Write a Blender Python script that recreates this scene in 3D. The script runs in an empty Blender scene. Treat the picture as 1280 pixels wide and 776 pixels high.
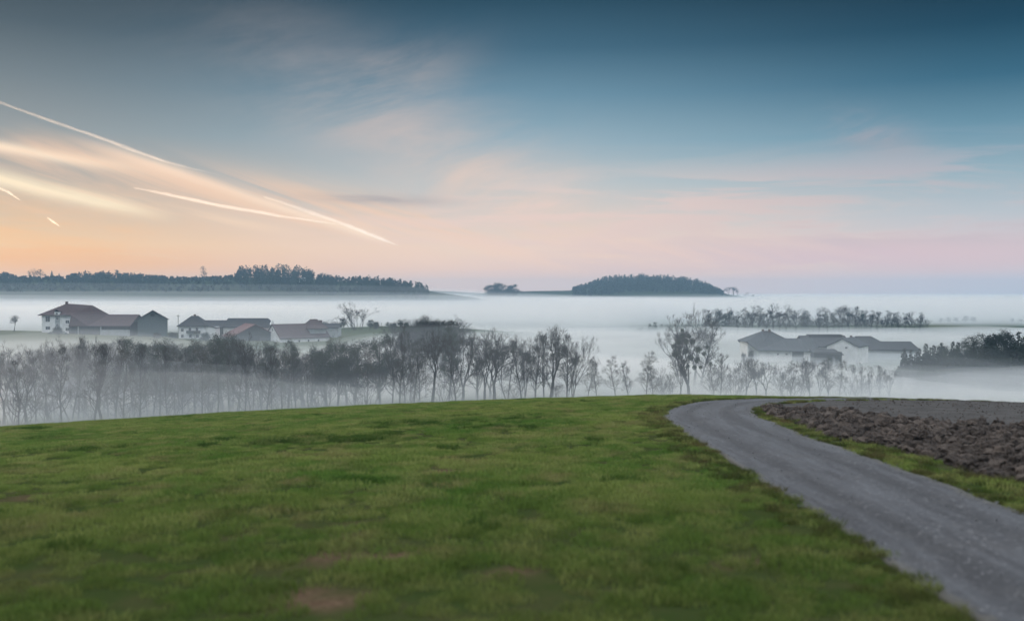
import bpy, bmesh, math, random
import numpy as np
from mathutils import Vector, Matrix, Euler

R = math.radians
SC = bpy.context.scene
COL = SC.collection

# ------------------------------------------------------------------ camera
CAM_Z = 3.4
FPX = 1229.0                                   # focal length in pixels of the 1280 wide photograph
PITCH = math.atan(23 / FPX)
cam_d = bpy.data.cameras.new('camera')
cam_d.sensor_width = 36
cam_d.lens = 36 * FPX / 1280
cam_d.clip_end = 250000
cam_d.dof.use_dof = True
cam_d.dof.focus_distance = 130
cam_d.dof.aperture_fstop = 0.62
cam_d.dof.aperture_blades = 0
cam = bpy.data.objects.new('camera', cam_d)
COL.objects.link(cam)
cam.location = (0, 0, CAM_Z)
cam.rotation_euler = (math.pi / 2 - PITCH, 0, 0)
SC.camera = cam


def pdir(px, py):
    """direction, in the world, of a point of the photograph"""
    cx, cy = (px - 640) / FPX, (388 - py) / FPX
    c, s = math.cos(PITCH), math.sin(PITCH)
    return Vector((cx, c + cy * s, -s + cy * c))


def at(px, py, Y):
    d = pdir(px, py)
    k = Y / d.y
    return Vector((d.x * k, Y, CAM_Z + d.z * k))


# ------------------------------------------------------------------ view, render
SC.view_settings.view_transform = 'Standard'
SC.view_settings.look = 'None'
SC.view_settings.exposure = 0.0
SC.view_settings.gamma = 1
SC.view_settings.use_curve_mapping = False
cy = SC.cycles
cy.use_denoising = True
cy.denoising_prefilter = 'ACCURATE'
cy.use_adaptive_sampling = False
cy.max_bounces = 6
cy.diffuse_bounces = 3
cy.glossy_bounces = 1
cy.transmission_bounces = 2
cy.transparent_max_bounces = 8
cy.volume_bounces = 3
cy.caustics_reflective = False
cy.caustics_refractive = False
cy.sample_clamp_indirect = 6

# ------------------------------------------------------------------ node helpers


class NT:
    def __init__(self, nt):
        self.nt = nt

    def n(self, typ, **kw):
        nd = self.nt.nodes.new(typ)
        for k, v in kw.items():
            setattr(nd, k, v)
        return nd

    def put(self, sock, v):
        if hasattr(v, 'is_output') or isinstance(v, bpy.types.NodeSocket):
            self.nt.links.new(v, sock)
        elif v is not None:
            if isinstance(v, (tuple, list)) and len(v) == 3 and sock.type == 'RGBA':
                v = (*v, 1)
            sock.default_value = v

    def m(self, op, a, b=None, c=None, clamp=False):
        nd = self.n('ShaderNodeMath', operation=op, use_clamp=clamp)
        for i, v in enumerate((a, b, c)):
            if v is not None:
                self.put(nd.inputs[i], v)
        return nd.outputs[0]

    def smooth(self, v, a, b):
        nd = self.n('ShaderNodeMapRange', interpolation_type='SMOOTHSTEP')
        self.put(nd.inputs['Value'], v)
        nd.inputs['From Min'].default_value = a
        nd.inputs['From Max'].default_value = b
        return nd.outputs[0]

    def lin(self, v, a, b, lo=0.0, hi=1.0):
        nd = self.n('ShaderNodeMapRange')
        self.put(nd.inputs['Value'], v)
        nd.inputs['From Min'].default_value = a
        nd.inputs['From Max'].default_value = b
        nd.inputs['To Min'].default_value = lo
        nd.inputs['To Max'].default_value = hi
        return nd.outputs[0]

    def mix(self, f, a, b, blend='MIX'):
        nd = self.n('ShaderNodeMix', data_type='RGBA', blend_type=blend)
        self.put(nd.inputs['Factor'], f)
        self.put(nd.inputs['A'] if False else nd.inputs[6], a)
        self.put(nd.inputs[7], b)
        return nd.outputs[2]

    def noise(self, vec, scale, detail=4, rough=0.55, dist=0.0):
        nd = self.n('ShaderNodeTexNoise')
        if vec is not None:
            self.put(nd.inputs['Vector'], vec)
        nd.inputs['Scale'].default_value = scale
        nd.inputs['Detail'].default_value = detail
        nd.inputs['Roughness'].default_value = rough
        nd.inputs['Distortion'].default_value = dist
        return nd.outputs['Fac']

    def ramp(self, f, stops, interp='LINEAR'):
        nd = self.n('ShaderNodeValToRGB')
        cr = nd.color_ramp
        cr.interpolation = interp
        while len(cr.elements) < len(stops):
            cr.elements.new(0.5)
        for e, (p, c) in zip(cr.elements, stops):
            e.position = p
            e.color = (*c, 1) if len(c) == 3 else c
        self.put(nd.inputs['Fac'], f)
        return nd.outputs['Color']

    def comb(self, x, y, z):
        nd = self.n('ShaderNodeCombineXYZ')
        for i, v in enumerate((x, y, z)):
            self.put(nd.inputs[i], v)
        return nd.outputs[0]

    def sep(self, v):
        nd = self.n('ShaderNodeSeparateXYZ')
        self.put(nd.inputs[0], v)
        return nd.outputs


def s2l(*rgb):
    return tuple(((c / 255) / 12.92 if c / 255 <= 0.04045 else ((c / 255 + 0.055) / 1.055) ** 2.4) for c in rgb)


# ------------------------------------------------------------------ world: dusk sky
SUN_AZ, SUN_EL = R(-34), R(5)                  # azimuth from +Y, negative = to the left
world = bpy.data.worlds.new('World')
SC.world = world
world.use_nodes = True
world.node_tree.nodes.clear()
W = NT(world.node_tree)
out = W.n('ShaderNodeOutputWorld')
bg = W.n('ShaderNodeBackground')
W.nt.links.new(bg.outputs[0], out.inputs['Surface'])
bg.inputs['Strength'].default_value = 1.0
tc = W.n('ShaderNodeTexCoord')
dx, dy, dz = W.sep(tc.outputs['Generated'])
az = W.m('ARCTAN2', dx, dy)
el = dz


def t_of(py):                                   # ramp position of a row of the photograph
    d = pdir(640, py).normalized()
    return max(0.0, (d.z + 0.05) / 0.4)


tt = W.lin(el, -0.05, 0.35)


def sky_ramp(rows):
    rows = sorted(rows, key=lambda r: -r[0])
    return W.ramp(tt, [(t_of(r[0]), s2l(*r[1])) for r in rows], 'EASE' if False else 'LINEAR')


rampL = sky_ramp([(0, (40, 60, 73)), (60, (68, 88, 101)), (120, (106, 122, 132)), (180, (138, 149, 155)), (230, (170, 165, 160)), (275, (212, 188, 164)), (310, (242, 200, 156)), (338, (250, 192, 144)), (365, (246, 198, 166))])
rampC = sky_ramp([(0, (30, 68, 89)), (60, (60, 99, 122)), (120, (104, 141, 162)), (180, (146, 173, 187)), (230, (188, 196, 199)), (275, (222, 207, 198)), (310, (244, 216, 197)), (338, (248, 212, 193)), (365, (240, 210, 200))])
rampR = sky_ramp([(0, (0, 38, 58)), (60, (14, 64, 88)), (120, (50, 100, 126)), (180, (104, 146, 167)), (230, (150, 176, 189)), (275, (188, 195, 202)), (310, (212, 201, 205)), (338, (219, 201, 205)), (365, (210, 202, 208))])
f1 = W.smooth(az, -0.50, 0.02)
f2 = W.smooth(az, 0.0, 0.50)
sky = W.mix(f2, W.mix(f1, rampL, rampC), rampR)

# soft cirrus in the sky
rot = R(-14)
u = W.m('ADD', W.m('MULTIPLY', az, math.cos(rot)), W.m('MULTIPLY', el, -math.sin(rot)))
v = W.m('ADD', W.m('MULTIPLY', az, math.sin(rot)), W.m('MULTIPLY', el, math.cos(rot)))
# the streaks fall towards the right: use the other slope for the left half
us = W.m('ADD', W.m('MULTIPLY', az, math.cos(R(-17))), W.m('MULTIPLY', el, math.sin(R(-17))))
vs = W.m('ADD', W.m('MULTIPLY', az, -math.sin(R(-17))), W.m('MULTIPLY', el, math.cos(R(-17))))
streak = W.noise(W.comb(W.m('MULTIPLY', us, 2.2), W.m('MULTIPLY', vs, 26), 3.1), 1.5, 7, 0.62, 0.6)
flat = W.noise(W.comb(W.m('MULTIPLY', az, 2.6), W.m('MULTIPLY', el, 22), 8.7), 1.6, 8, 0.62, 0.5)
wisp = W.noise(W.comb(W.m('MULTIPLY', u, 4.5), W.m('MULTIPLY', v, 14), 1.7), 1.3, 8, 0.6, 0.35)


def ae(px, py):
    d = pdir(px, py).normalized()
    return math.atan2(d.x, d.y), d.z


def gauss(v, c, w):
    t = W.m('DIVIDE', W.m('SUBTRACT', v, c), w)
    return W.m('POWER', 2.71828, W.m('MULTIPLY', W.m('MULTIPLY', t, t), -1))


def blob(px, py, wx, wy, slope=0.0):
    a, e = ae(px, py)
    ee = W.m('SUBTRACT', el, W.m('MULTIPLY', W.m('SUBTRACT', az, a), slope)) if slope else el
    return W.m('MULTIPLY', gauss(az, a, wx / FPX), gauss(ee, e, wy / FPX))


def band(p0, p1, w0, w1, fade0=0.05, fade1=0.08):
    a0, e0 = ae(*p0)
    a1, e1 = ae(*p1)
    k = W.lin(az, a0, a1)
    ec = W.m('ADD', e0, W.m('MULTIPLY', W.m('SUBTRACT', az, a0), (e1 - e0) / (a1 - a0)))
    wob = W.m('MULTIPLY', W.m('SUBTRACT', W.noise(W.comb(W.m('MULTIPLY', az, 14), e0 * 50, 0.0), 1.0, 3), 0.5), 0.004)
    w = W.lin(az, a0, a1, w0 / FPX, w1 / FPX)
    t = W.m('DIVIDE', W.m('SUBTRACT', el, W.m('ADD', ec, wob)), w)
    g = W.m('POWER', 2.71828, W.m('MULTIPLY', W.m('MULTIPLY', t, t), -1))
    win = W.m('MULTIPLY', W.smooth(az, a0 - fade0, a0 + 0.001), W.smooth(az, a1 + 0.001, a1 - fade1))
    return W.m('MULTIPLY', g, win)


def cloud(mask, tex, lo, hi, gain, colr):
    global sky
    f = W.m('MULTIPLY', W.m('MULTIPLY', mask, W.smooth(tex, lo, hi)), gain, clamp=True)
    sky = W.mix(f, sky, colr)


cream = s2l(250, 226, 198)
peach = s2l(244, 205, 176)
pink = s2l(232, 200, 192)
greyp = s2l(168, 160, 166)
# wide pink veil high in the middle, falling to the right
cloud(blob(520, 170, 190, 70, -0.35), wisp, 0.24, 0.78, 0.8, s2l(202, 186, 181))
cloud(blob(470, 95, 90, 30, 0.25), wisp, 0.34, 0.72, 0.55, s2l(172, 162, 160))
cloud(blob(650, 250, 140, 45, -0.3), wisp, 0.24, 0.78, 0.80, s2l(244, 212, 192))
cloud(blob(500, 275, 260, 30, -0.12), streak, 0.36, 0.66, 0.75, peach)
cloud(blob(760, 300, 330, 40, -0.02), flat, 0.38, 0.62, 0.8, s2l(244, 212, 198))
cloud(blob(1080, 165, 55, 22, -0.3), wisp, 0.36, 0.64, 0.75, s2l(172, 164, 172))
cloud(blob(1030, 245, 220, 34, 0.1), flat, 0.42, 0.60, 0.6, s2l(176, 174, 186))
cloud(blob(1100, 300, 260, 30, 0.06), flat, 0.40, 0.60, 0.65, s2l(222, 198, 204))
cloud(blob(1180, 275, 200, 40, 0.05), flat, 0.44, 0.62, 0.5, s2l(150, 162, 180))
cloud(blob(1000, 332, 420, 18), flat, 0.3, 0.66, 0.55, s2l(226, 196, 198))
cloud(blob(900, 270, 260, 30, 0.05), flat, 0.38, 0.60, 0.8, s2l(226, 204, 198))
cloud(blob(60, 300, 160, 50, -0.05), flat, 0.42, 0.66, 0.55, s2l(250, 190, 130))
cloud(blob(30, 330, 140, 22), flat, 0.4, 0.62, 0.6, s2l(248, 182, 128))
cloud(blob(840, 268, 330, 46, 0.02), flat, 0.44, 0.58, 0.62, s2l(240, 210, 198))
cloud(blob(1090, 250, 210, 40, 0.07), flat, 0.46, 0.60, 0.55, s2l(176, 174, 186))
cloud(blob(700, 320, 300, 22), streak, 0.40, 0.60, 0.55, s2l(250, 214, 194))
cloud(blob(1130, 318, 190, 18), flat, 0.42, 0.58, 0.6, s2l(226, 196, 202))
# broad old vapour bands on the left
cloud(band((-60, 175), (250, 222), 6, 8, 0.02, 0.12), streak, 0.10, 0.48, 0.95, s2l(255, 232, 206))
cloud(band((210, 214), (500, 306), 8, 5, 0.10, 0.04), streak, 0.10, 0.48, 0.95, s2l(254, 228, 204))
cloud(band((60, 192), (470, 278), 18, 24), streak, 0.34, 0.64, 0.75, peach)
cloud(band((-40, 214), (235, 276), 10, 7), streak, 0.08, 0.46, 1.0, s2l(255, 236, 204))
cloud(band((-60, 205), (200, 262), 34, 24), streak, 0.38, 0.66, 0.6, peach)
cloud(band((150, 250), (400, 295), 5, 7), streak, 0.3, 0.6, 0.7, s2l(246, 216, 188))
cloud(band((450, 280), (640, 318), 5, 8), streak, 0.3, 0.6, 0.5, s2l(248, 214, 190))
cloud(blob(470, 249, 75, 6, -0.03), flat, 0.28, 0.55, 0.8, s2l(156, 152, 160))

# unseen vault above the view, made bright to light the fog and grass
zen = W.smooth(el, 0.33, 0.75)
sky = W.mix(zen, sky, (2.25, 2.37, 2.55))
# behind the camera the sky is dusky blue near the ground
back = W.smooth(dy, 0.1, -0.5)
low = W.smooth(el, 0.55, 0.15)
sky = W.mix(W.m('MULTIPLY', back, low), sky, (0.30, 0.38, 0.50))
nish = W.n('ShaderNodeTexSky', sky_type='NISHITA')
nish.sun_disc = False
nish.sun_elevation = SUN_EL
nish.sun_rotation = SUN_AZ
nish.altitude = 450
mul = W.mix(1.0, nish.outputs['Color'], (0.003, 0.003, 0.003), 'MULTIPLY')
sky = W.mix(1.0, sky, mul, 'ADD')
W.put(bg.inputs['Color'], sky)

# ------------------------------------------------------------------ sun (low, behind thin cloud, to the left)
sun_d = bpy.data.lights.new('sun', 'SUN')
sun_d.energy = 1.2
sun_d.angle = R(12)
sun_d.color = (1.0, 0.80, 0.62)
sun = bpy.data.objects.new('sun', sun_d)
COL.objects.link(sun)
sd = Vector((math.sin(SUN_AZ) * math.cos(SUN_EL), math.cos(SUN_AZ) * math.cos(SUN_EL), math.sin(SUN_EL)))
sun.rotation_euler = sd.to_track_quat('Z', 'Y').to_euler()
sun.location = sd * 500

# ------------------------------------------------------------------ objects helpers


def tag(o, label=None, cat=None, group=None, kind=None):
    if label:
        o['label'] = label
    if cat:
        o['category'] = cat
    if group:
        o['group'] = group
    if kind:
        o['kind'] = kind
    return o


def empty(name, loc=(0, 0, 0), rz=0.0):
    o = bpy.data.objects.new(name, None)
    COL.objects.link(o)
    o.location = loc
    o.rotation_euler = (0, 0, rz)
    o.empty_display_size = 0.5
    return o


def link_mesh(name, me, parent=None):
    o = bpy.data.objects.new(name, me)
    COL.objects.link(o)
    if parent:
        o.parent = parent
    return o


def mesh_np(name, verts, faces_list, mat, smooth=False, outward=False):
    """faces_list: list of int arrays of shape (n, k)"""
    me = bpy.data.meshes.new(name)
    verts = np.asarray(verts, dtype=np.float32)
    me.vertices.add(len(verts))
    me.vertices.foreach_set('co', verts.ravel())
    tot = sum(f.size for f in faces_list)
    nf = sum(len(f) for f in faces_list)
    me.loops.add(tot)
    me.polygons.add(nf)
    me.loops.foreach_set('vertex_index', np.concatenate([f.ravel() for f in faces_list]).astype(np.int32))
    starts, s = [], 0
    for f in faces_list:
        k = f.shape[1]
        starts.append(s + np.arange(len(f)) * k)
        s += f.size
    me.polygons.foreach_set('loop_start', np.concatenate(starts).astype(np.int32))
    me.polygons.foreach_set('use_smooth', np.full(nf, smooth))
    me.update(calc_edges=True)
    me.validate()
    if outward:
        bm_ = bmesh.new()
        bm_.from_mesh(me)
        bmesh.ops.recalc_face_normals(bm_, faces=bm_.faces[:])
        bm_.to_mesh(me)
        bm_.free()
    if mat:
        me.materials.append(mat)
    return me


# ------------------------------------------------------------------ noise for shapes
_rng = np.random.RandomState(7)
_perm = _rng.rand(256, 256)


def vnoise(x, y):
    xi, yi = np.floor(x).astype(int), np.floor(y).astype(int)
    fx, fy = x - xi, y - yi
    fx = fx * fx * (3 - 2 * fx)
    fy = fy * fy * (3 - 2 * fy)
    g = lambda a, b: _perm[a & 255, b & 255]
    return (g(xi, yi) * (1 - fx) + g(xi + 1, yi) * fx) * (1 - fy) + (g(xi, yi + 1) * (1 - fx) + g(xi + 1, yi + 1) * fx) * fy


def fbm(x, y, oct=4):
    s, a, t = 0, 1, 0
    for i in range(oct):
        s = s + a * (vnoise(x + 17.3 * i, y - 9.1 * i) - 0.5)
        t += a
        a *= 0.5
        x, y = x * 2.03, y * 2.03
    return s / t * 2


def sstep(v, a, b):
    t = np.clip((v - a) / (b - a), 0, 1)
    return t * t * (3 - 2 * t)


# ------------------------------------------------------------------ the shape of the land
def hill(x, y, Yc, sy, px, yp):
    """a ridge whose crest at distance Yc stands where the photograph shows its line"""
    X = (np.array(px) - 640) / FPX * Yc
    Z = CAM_Z + (365 - np.array(yp)) / FPX * Yc
    c = np.interp(x, X, Z) + 20
    c = np.maximum(c, 0)
    return c * np.exp(-((y - Yc) / sy) ** 2)


def ground(x, y):
    x = np.asarray(x, dtype=float)
    y = np.asarray(y, dtype=float)
    q = 0.000835
    yc = np.maximum(y, 0)
    near = np.where(yc < 70, -q * yc ** 2, -q * 4900 - 2 * q * 70 * (yc - 70))
    xr = np.clip(x - 10, -70, 70)
    lat = np.where(xr < 0, -1.9 * (np.abs(xr) / 41) ** 1.4, -0.34 * (np.abs(xr) / 21) ** 1.5)
    fade = sstep(y, 8, 40)
    near = near + lat * fade + 0.05 * fbm(x * 0.25, y * 0.25, 3) * sstep(y, 0, 12)
    V = -20 + 7 * np.exp(-((x + 260) / 130) ** 2 - ((y - 420) / 100) ** 2) \
        + 5.6 * np.exp(-((x + 60) / 62) ** 2 - ((y - 500) / 50) ** 2) \
        + 1.2 * fbm(x * 0.008, y * 0.008, 3)
    k = 3.0
    mx = np.maximum(near, V)
    z = mx + k * np.log(np.exp((near - mx) / k) + np.exp((V - mx) / k)) - k * np.exp(-np.abs(near - V) / k) * 0
    z = z - k * math.log(2) * np.exp(-((near - V) / 3) ** 2) * 0
    h = np.maximum.reduce([
        hill(x, y, 1150, 190, [-900, -400, 0, 60, 150, 240, 300, 350, 400, 450, 500, 540, 600, 640], [346, 345, 347, 348, 346.5, 349, 347, 346, 350, 354, 359, 365, 373, 388]),
        hill(x, y, 2000, 260, [300, 430, 480, 540, 600, 650, 720, 800], [376, 366, 362, 363.5, 366.5, 364, 368, 378]),
        hill(x, y, 1600, 210, [540, 600, 660, 712, 735, 760, 800, 830, 860, 885, 900, 930, 970, 1010], [377, 367, 363.5, 363, 360, 354.5, 352, 353.5, 356, 361, 367, 371, 376, 384]),
    ])
    return z + h * sstep(y, 560, 760)


def gz(x, y):
    return float(ground(np.array([x]), np.array([y]))[0])


def on_ground(px, py, lo=4.0, hi=120.0):
    """first point of the near ground met by the sight line"""
    d = pdir(px, py)
    ys = np.linspace(lo, hi, 4000)
    xs = d.x / d.y * ys
    zs = CAM_Z + d.z / d.y * ys
    hit = np.nonzero(zs <= ground(xs, ys))[0]
    i = hit[0] if len(hit) else int(np.argmin(zs - ground(xs, ys)))
    return xs[i], ys[i]


# ------------------------------------------------------------------ road and field outlines on the ground
def smooth_poly(pts, n):
    pts = np.array(pts, dtype=float)
    d = np.r_[0, np.cumsum(np.linalg.norm(np.diff(pts, axis=0), axis=1))]
    # Catmull-Rom style through cubic interpolation on chord length
    t = np.linspace(0, d[-1], n)
    res = np.zeros((n, 2))
    m = np.gradient(pts, d, axis=0)
    for j, tj in enumerate(t):
        i = min(np.searchsorted(d, tj, 'right') - 1, len(d) - 2)
        h = d[i + 1] - d[i]
        s = (tj - d[i]) / h
        h00, h10, h01, h11 = 2 * s ** 3 - 3 * s ** 2 + 1, s ** 3 - 2 * s ** 2 + s, -2 * s ** 3 + 3 * s ** 2, s ** 3 - s ** 2
        res[j] = h00 * pts[i] + h10 * h * m[i] + h01 * pts[i + 1] + h11 * h * m[i + 1]
    return res



centre_pts = [(6.6, -30), (6.6, -15), (6.6, 0), (6.6, 12), (6.6, 22), (6.75, 30), (7.25, 36), (8.5, 41), (10.6, 45.3), (13.6, 49.6), (17.5, 54.4), (22.5, 59.8), (30, 67), (42, 77), (60, 91), (90, 112)]
CL = smooth_poly(centre_pts, 700)
CT = np.gradient(CL, axis=0)
CT /= np.linalg.norm(CT, axis=1)[:, None]
CN = np.c_[CT[:, 1], -CT[:, 0]]                 # to the right of the road
HALF = 1.66


def lateral(x, y):
    """signed distance from the middle of the road, positive to its right"""
    x = np.asarray(x, dtype=float).ravel()
    y = np.asarray(y, dtype=float).ravel()
    res = np.empty(len(x))
    for a in range(0, len(x), 4000):
        P = np.c_[x[a:a + 4000], y[a:a + 4000]]
        D = P[:, None, :] - CL[None]
        d2 = (D ** 2).sum(2)
        j = d2.argmin(1)
        sd_ = (D[np.arange(len(P)), j] * CN[j]).sum(1)
        res[a:a + 4000] = np.sign(sd_) * np.sqrt(d2[np.arange(len(P)), j])
    return res


# ------------------------------------------------------------------ materials


def new_mat(name):
    m = bpy.data.materials.new(name)
    m.use_nodes = True
    m.node_tree.nodes.clear()
    N = NT(m.node_tree)
    o = N.n('ShaderNodeOutputMaterial')
    return m, N, o


def princ(N, o, rough=0.85, spec=0.2):
    p = N.n('ShaderNodeBsdfPrincipled')
    p.inputs['Roughness'].default_value = rough
    p.inputs['Specular IOR Level'].default_value = spec
    N.nt.links.new(p.outputs[0], o.inputs['Surface'])
    return p


def bump(N, p, h, strength=0.4, dist=0.02):
    b = N.n('ShaderNodeBump')
    b.inputs['Strength'].default_value = strength
    b.inputs['Distance'].default_value = dist
    N.put(b.inputs['Height'], h)
    N.put(p.inputs['Normal'], b.outputs[0])


def pos(N):
    return N.n('ShaderNodeNewGeometry').outputs['Position']


def mat_plain(name, c1, c2=None, scale=1.0, rough=0.85, spec=0.2, bumpy=0.0, stretch=None):
    """a colour with wear: mottled between c1 and c2"""
    m, N, o = new_mat(name)
    p = princ(N, o, rough, spec)
    tcn = N.n('ShaderNodeTexCoord').outputs['Object']
    if stretch:
        mp = N.n('ShaderNodeMapping')
        mp.inputs['Scale'].default_value = stretch
        N.put(mp.inputs['Vector'], tcn)
        tcn = mp.outputs[0]
    n1 = N.noise(tcn, scale, 6, 0.62)
    c2 = c2 or tuple(c * 0.7 for c in c1)
    N.put(p.inputs['Base Color'], N.mix(N.smooth(n1, 0.32, 0.68), c1, c2))
    if bumpy:
        bump(N, p, N.noise(tcn, scale * 6, 4), bumpy)
    return m


def volume_mat(name, density, colour, g=0.5):
    m, N, o = new_mat(name)
    vs_ = N.n('ShaderNodeVolumeScatter')
    vs_.inputs['Color'].default_value = (*colour, 1)
    vs_.inputs['Density'].default_value = density
    vs_.inputs['Anisotropy'].default_value = g
    N.nt.links.new(vs_.outputs[0], o.inputs['Volume'])
    return m


# ------------------------------------------------------------------ ground, one sheet to the horizon
def axis(dense_lo, dense_hi, step, lo, hi, grow):
    a = list(np.arange(dense_lo, dense_hi + step / 2, step))
    s_ = step
    while a[-1] < hi:
        s_ *= grow
        a.append(a[-1] + s_)
    s_ = step
    while a[0] > lo:
        s_ *= grow
        a.insert(0, a[0] - s_)
    return np.array(a)


gx = axis(-50, 50, 0.5, -3000, 3000, 1.045)
gy = axis(2, 85, 0.45, -250, 2900, 1.035)
GX, GY = np.meshgrid(gx, gy)
GZ = ground(GX, GY)
nx, ny = len(gx), len(gy)
idx = np.arange(nx * ny).reshape(ny, nx)
quads = np.stack([idx[:-1, :-1], idx[:-1, 1:], idx[1:, 1:], idx[1:, :-1]], -1).reshape(-1, 4)
LAT = np.full(GX.shape, -99.0)
sel = (np.abs(GX) < 120) & (GY < 140) & (GY > -40)
LAT[sel] = lateral(GX[sel], GY[sel])
LAT[(~sel) & (GX > 90) & (GY < 90)] = 20


def EDGE(y):
    return np.interp(y, [8, 15, 19.5, 24, 28, 36, 41, 46], [3.9, 3.5, 3.15, 2.8, 2.45, 2.25, 2.0, 1.8])


def soil_of(lat, x, y):
    edge = EDGE(y) + 0.35 * fbm(x * 0.5, y * 0.5, 3)
    return sstep(lat, edge - 0.25, edge + 0.25)


def in_ploughed(x, y, lat):
    far_edge = np.interp(y, [-20, 12, 20, 30.8, 36, 39.5, 41], [24, 22, 21, 19, 13.4, 11.6, 10.4])
    lo = EDGE(y) - 0.12 + 0.35 * fbm(x * 0.5, y * 0.5, 3)
    back = np.interp(x, [10, 11.4, 12.3, 13.5, 16, 22], [41, 37.5, 32.4, 29.2, 28.4, 27.4])
    return (lat > lo) & (x < far_edge + 0.6 * fbm(x, y, 2)) & (y < back + 0.7 * fbm(x * 0.8, y * 0.8, 2))


BARE = [(on_ground(*p_), r_) for p_, r_ in [((576, 578), 0.55), ((560, 590), 0.4), ((415, 694), 0.42), ((440, 672), 0.35), ((375, 746), 0.40), ((400, 752), 0.3), ((655, 712), 0.30), ((505, 692), 0.28), ((30, 622), 0.4), ((460, 655), 0.3), ((225, 588), 0.5), ((560, 668), 0.22), ((870, 608), 0.2), ((735, 640), 0.25), ((120, 690), 0.22), ((940, 700), 0.25)]]


def bare_of(x, y):
    b_ = np.zeros(np.shape(x))
    w_ = 0.6 * fbm(np.asarray(x) * 2.2, np.asarray(y) * 1.6, 4)
    for (bx, by), r_ in BARE:
        d_ = np.hypot(np.asarray(x) - bx, (np.asarray(y) - by) * 0.8) / r_ + w_
        b_ = np.maximum(b_, 1 - sstep(d_, 0.55, 1.25))
    return b_


SOIL = soil_of(LAT, GX, GY) * (1 - sstep(np.hypot(GX, GY), 110, 170))
m_ground, N, o = new_mat('ground')
p = princ(N, o, 1.0, 0.0)
P = pos(N)
soil = N.n('ShaderNodeAttribute', attribute_name='soil').outputs['Fac']
px_, py_, pz_ = N.sep(P)
n_big = N.noise(P, 0.11, 5, 0.6)
n_mid = N.noise(P, 0.9, 6, 0.65)
n_fine = N.noise(P, 9.0, 5, 0.7)
turf = N.mix(N.smooth(n_mid, 0.35, 0.7), (0.026, 0.040, 0.011), (0.042, 0.044, 0.018))
turf = N.mix(N.smooth(n_fine, 0.55, 0.8), turf, (0.030, 0.021, 0.012))
far = N.mix(N.smooth(N.noise(P, 0.006, 3), 0.45, 0.6), (0.045, 0.06, 0.028), (0.07, 0.075, 0.04))
far = N.mix(N.m('MULTIPLY', N.smooth(pz_, -14, -2), N.smooth(py_, 700, 900)), far, (0.028, 0.036, 0.022))
turf = N.mix(N.smooth(py_, 80, 200), turf, far)
earth = N.mix(N.smooth(n_mid, 0.3, 0.7), (0.046, 0.044, 0.042), (0.076, 0.073, 0.070))
earth = N.mix(N.smooth(n_fine, 0.45, 0.75), earth, (0.078, 0.076, 0.076))
earth = N.mix(N.n('ShaderNodeAttribute', attribute_name='ploughed').outputs['Fac'], earth, (0.020, 0.016, 0.015))
turf = N.mix(N.n('ShaderNodeAttribute', attribute_name='bare').outputs['Fac'], turf, N.mix(N.smooth(n_fine, 0.35, 0.7), (0.060, 0.038, 0.025), (0.115, 0.078, 0.052)))
N.put(p.inputs['Base Color'], N.mix(soil, turf, earth))
hgt = N.m('MULTIPLY', N.m('ADD', n_fine, N.m('MULTIPLY', N.noise(P, 3.5, 5, 0.7), 2.2)), 1.0)
bump(N, p, hgt, 0.7, 0.05)
me = mesh_np('ground', np.c_[GX.ravel(), GY.ravel(), GZ.ravel()], [quads], m_ground, True)
at_ = me.attributes.new('soil', 'FLOAT', 'POINT')
at_.data.foreach_set('value', SOIL.ravel().astype(np.float32))
at_ = me.attributes.new('bare', 'FLOAT', 'POINT')
at_.data.foreach_set('value', bare_of(GX.ravel(), GY.ravel()).astype(np.float32))
at_ = me.attributes.new('ploughed', 'FLOAT', 'POINT')
at_.data.foreach_set('value', in_ploughed(GX.ravel(), GY.ravel(), LAT.ravel()).astype(np.float32))
tag(link_mesh('ground', me), kind='structure')

# ------------------------------------------------------------------ the gravel road
uu = np.r_[-1.001, np.linspace(-1, 1, 23), 1.001]
ncross = len(uu)
seg = np.r_[0, np.cumsum(np.linalg.norm(np.diff(CL, axis=0), axis=1))]
rv, ru = [], []
ragL = 0.24 * fbm(seg * 0.8, seg * 0 + 3.3, 5)
ragR = 0.24 * fbm(seg * 0.8, seg * 0 + 9.3, 5)
for i in range(len(CL)):
    for j, uj in enumerate(uu):
        w = HALF + (ragR[i] if uj > 0 else ragL[i]) * abs(uj)
        x, y = CL[i] + CN[i] * uj * w
        rv.append((x, y, 0.0))
        ru.append((uj, seg[i]))
rv = np.array(rv)
ru = np.array(ru)
crown = 0.035 * (1 - ru[:, 0] ** 2) - 0.022 * np.exp(-((np.abs(ru[:, 0]) - 0.47) / 0.15) ** 2)
skirt = 0.12 * (np.abs(ru[:, 0]) > 1.0005)
rv[:, 2] = ground(rv[:, 0], rv[:, 1]) + 0.03 + crown - skirt
ridx = np.arange(len(CL) * ncross).reshape(len(CL), ncross)
rq = np.stack([ridx[:-1, :-1], ridx[:-1, 1:], ridx[1:, 1:], ridx[1:, :-1]], -1).reshape(-1, 4)
m_road, N, o = new_mat('road_gravel')
p = princ(N, o, 0.66, 0.25)
uvn = N.n('ShaderNodeAttribute', attribute_name='along').outputs['Vector']
ux, uy, _ = N.sep(uvn)
P = pos(N)
lanes = N.noise(N.comb(N.m('MULTIPLY', ux, 4.2), N.m('MULTIPLY', uy, 0.20), 0.0), 1.0, 8, 0.72, 0.6)
lanes2 = N.noise(N.comb(N.m('MULTIPLY', ux, 11.0), N.m('MULTIPLY', uy, 0.45), 4.0), 1.0, 7, 0.72, 0.5)
grit = N.noise(P, 38, 3, 0.7)
grit2 = N.noise(P, 7, 6, 0.75)
stones = N.noise(P, 15, 2, 0.5)
patch = N.noise(P, 0.55, 6, 0.7)
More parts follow.
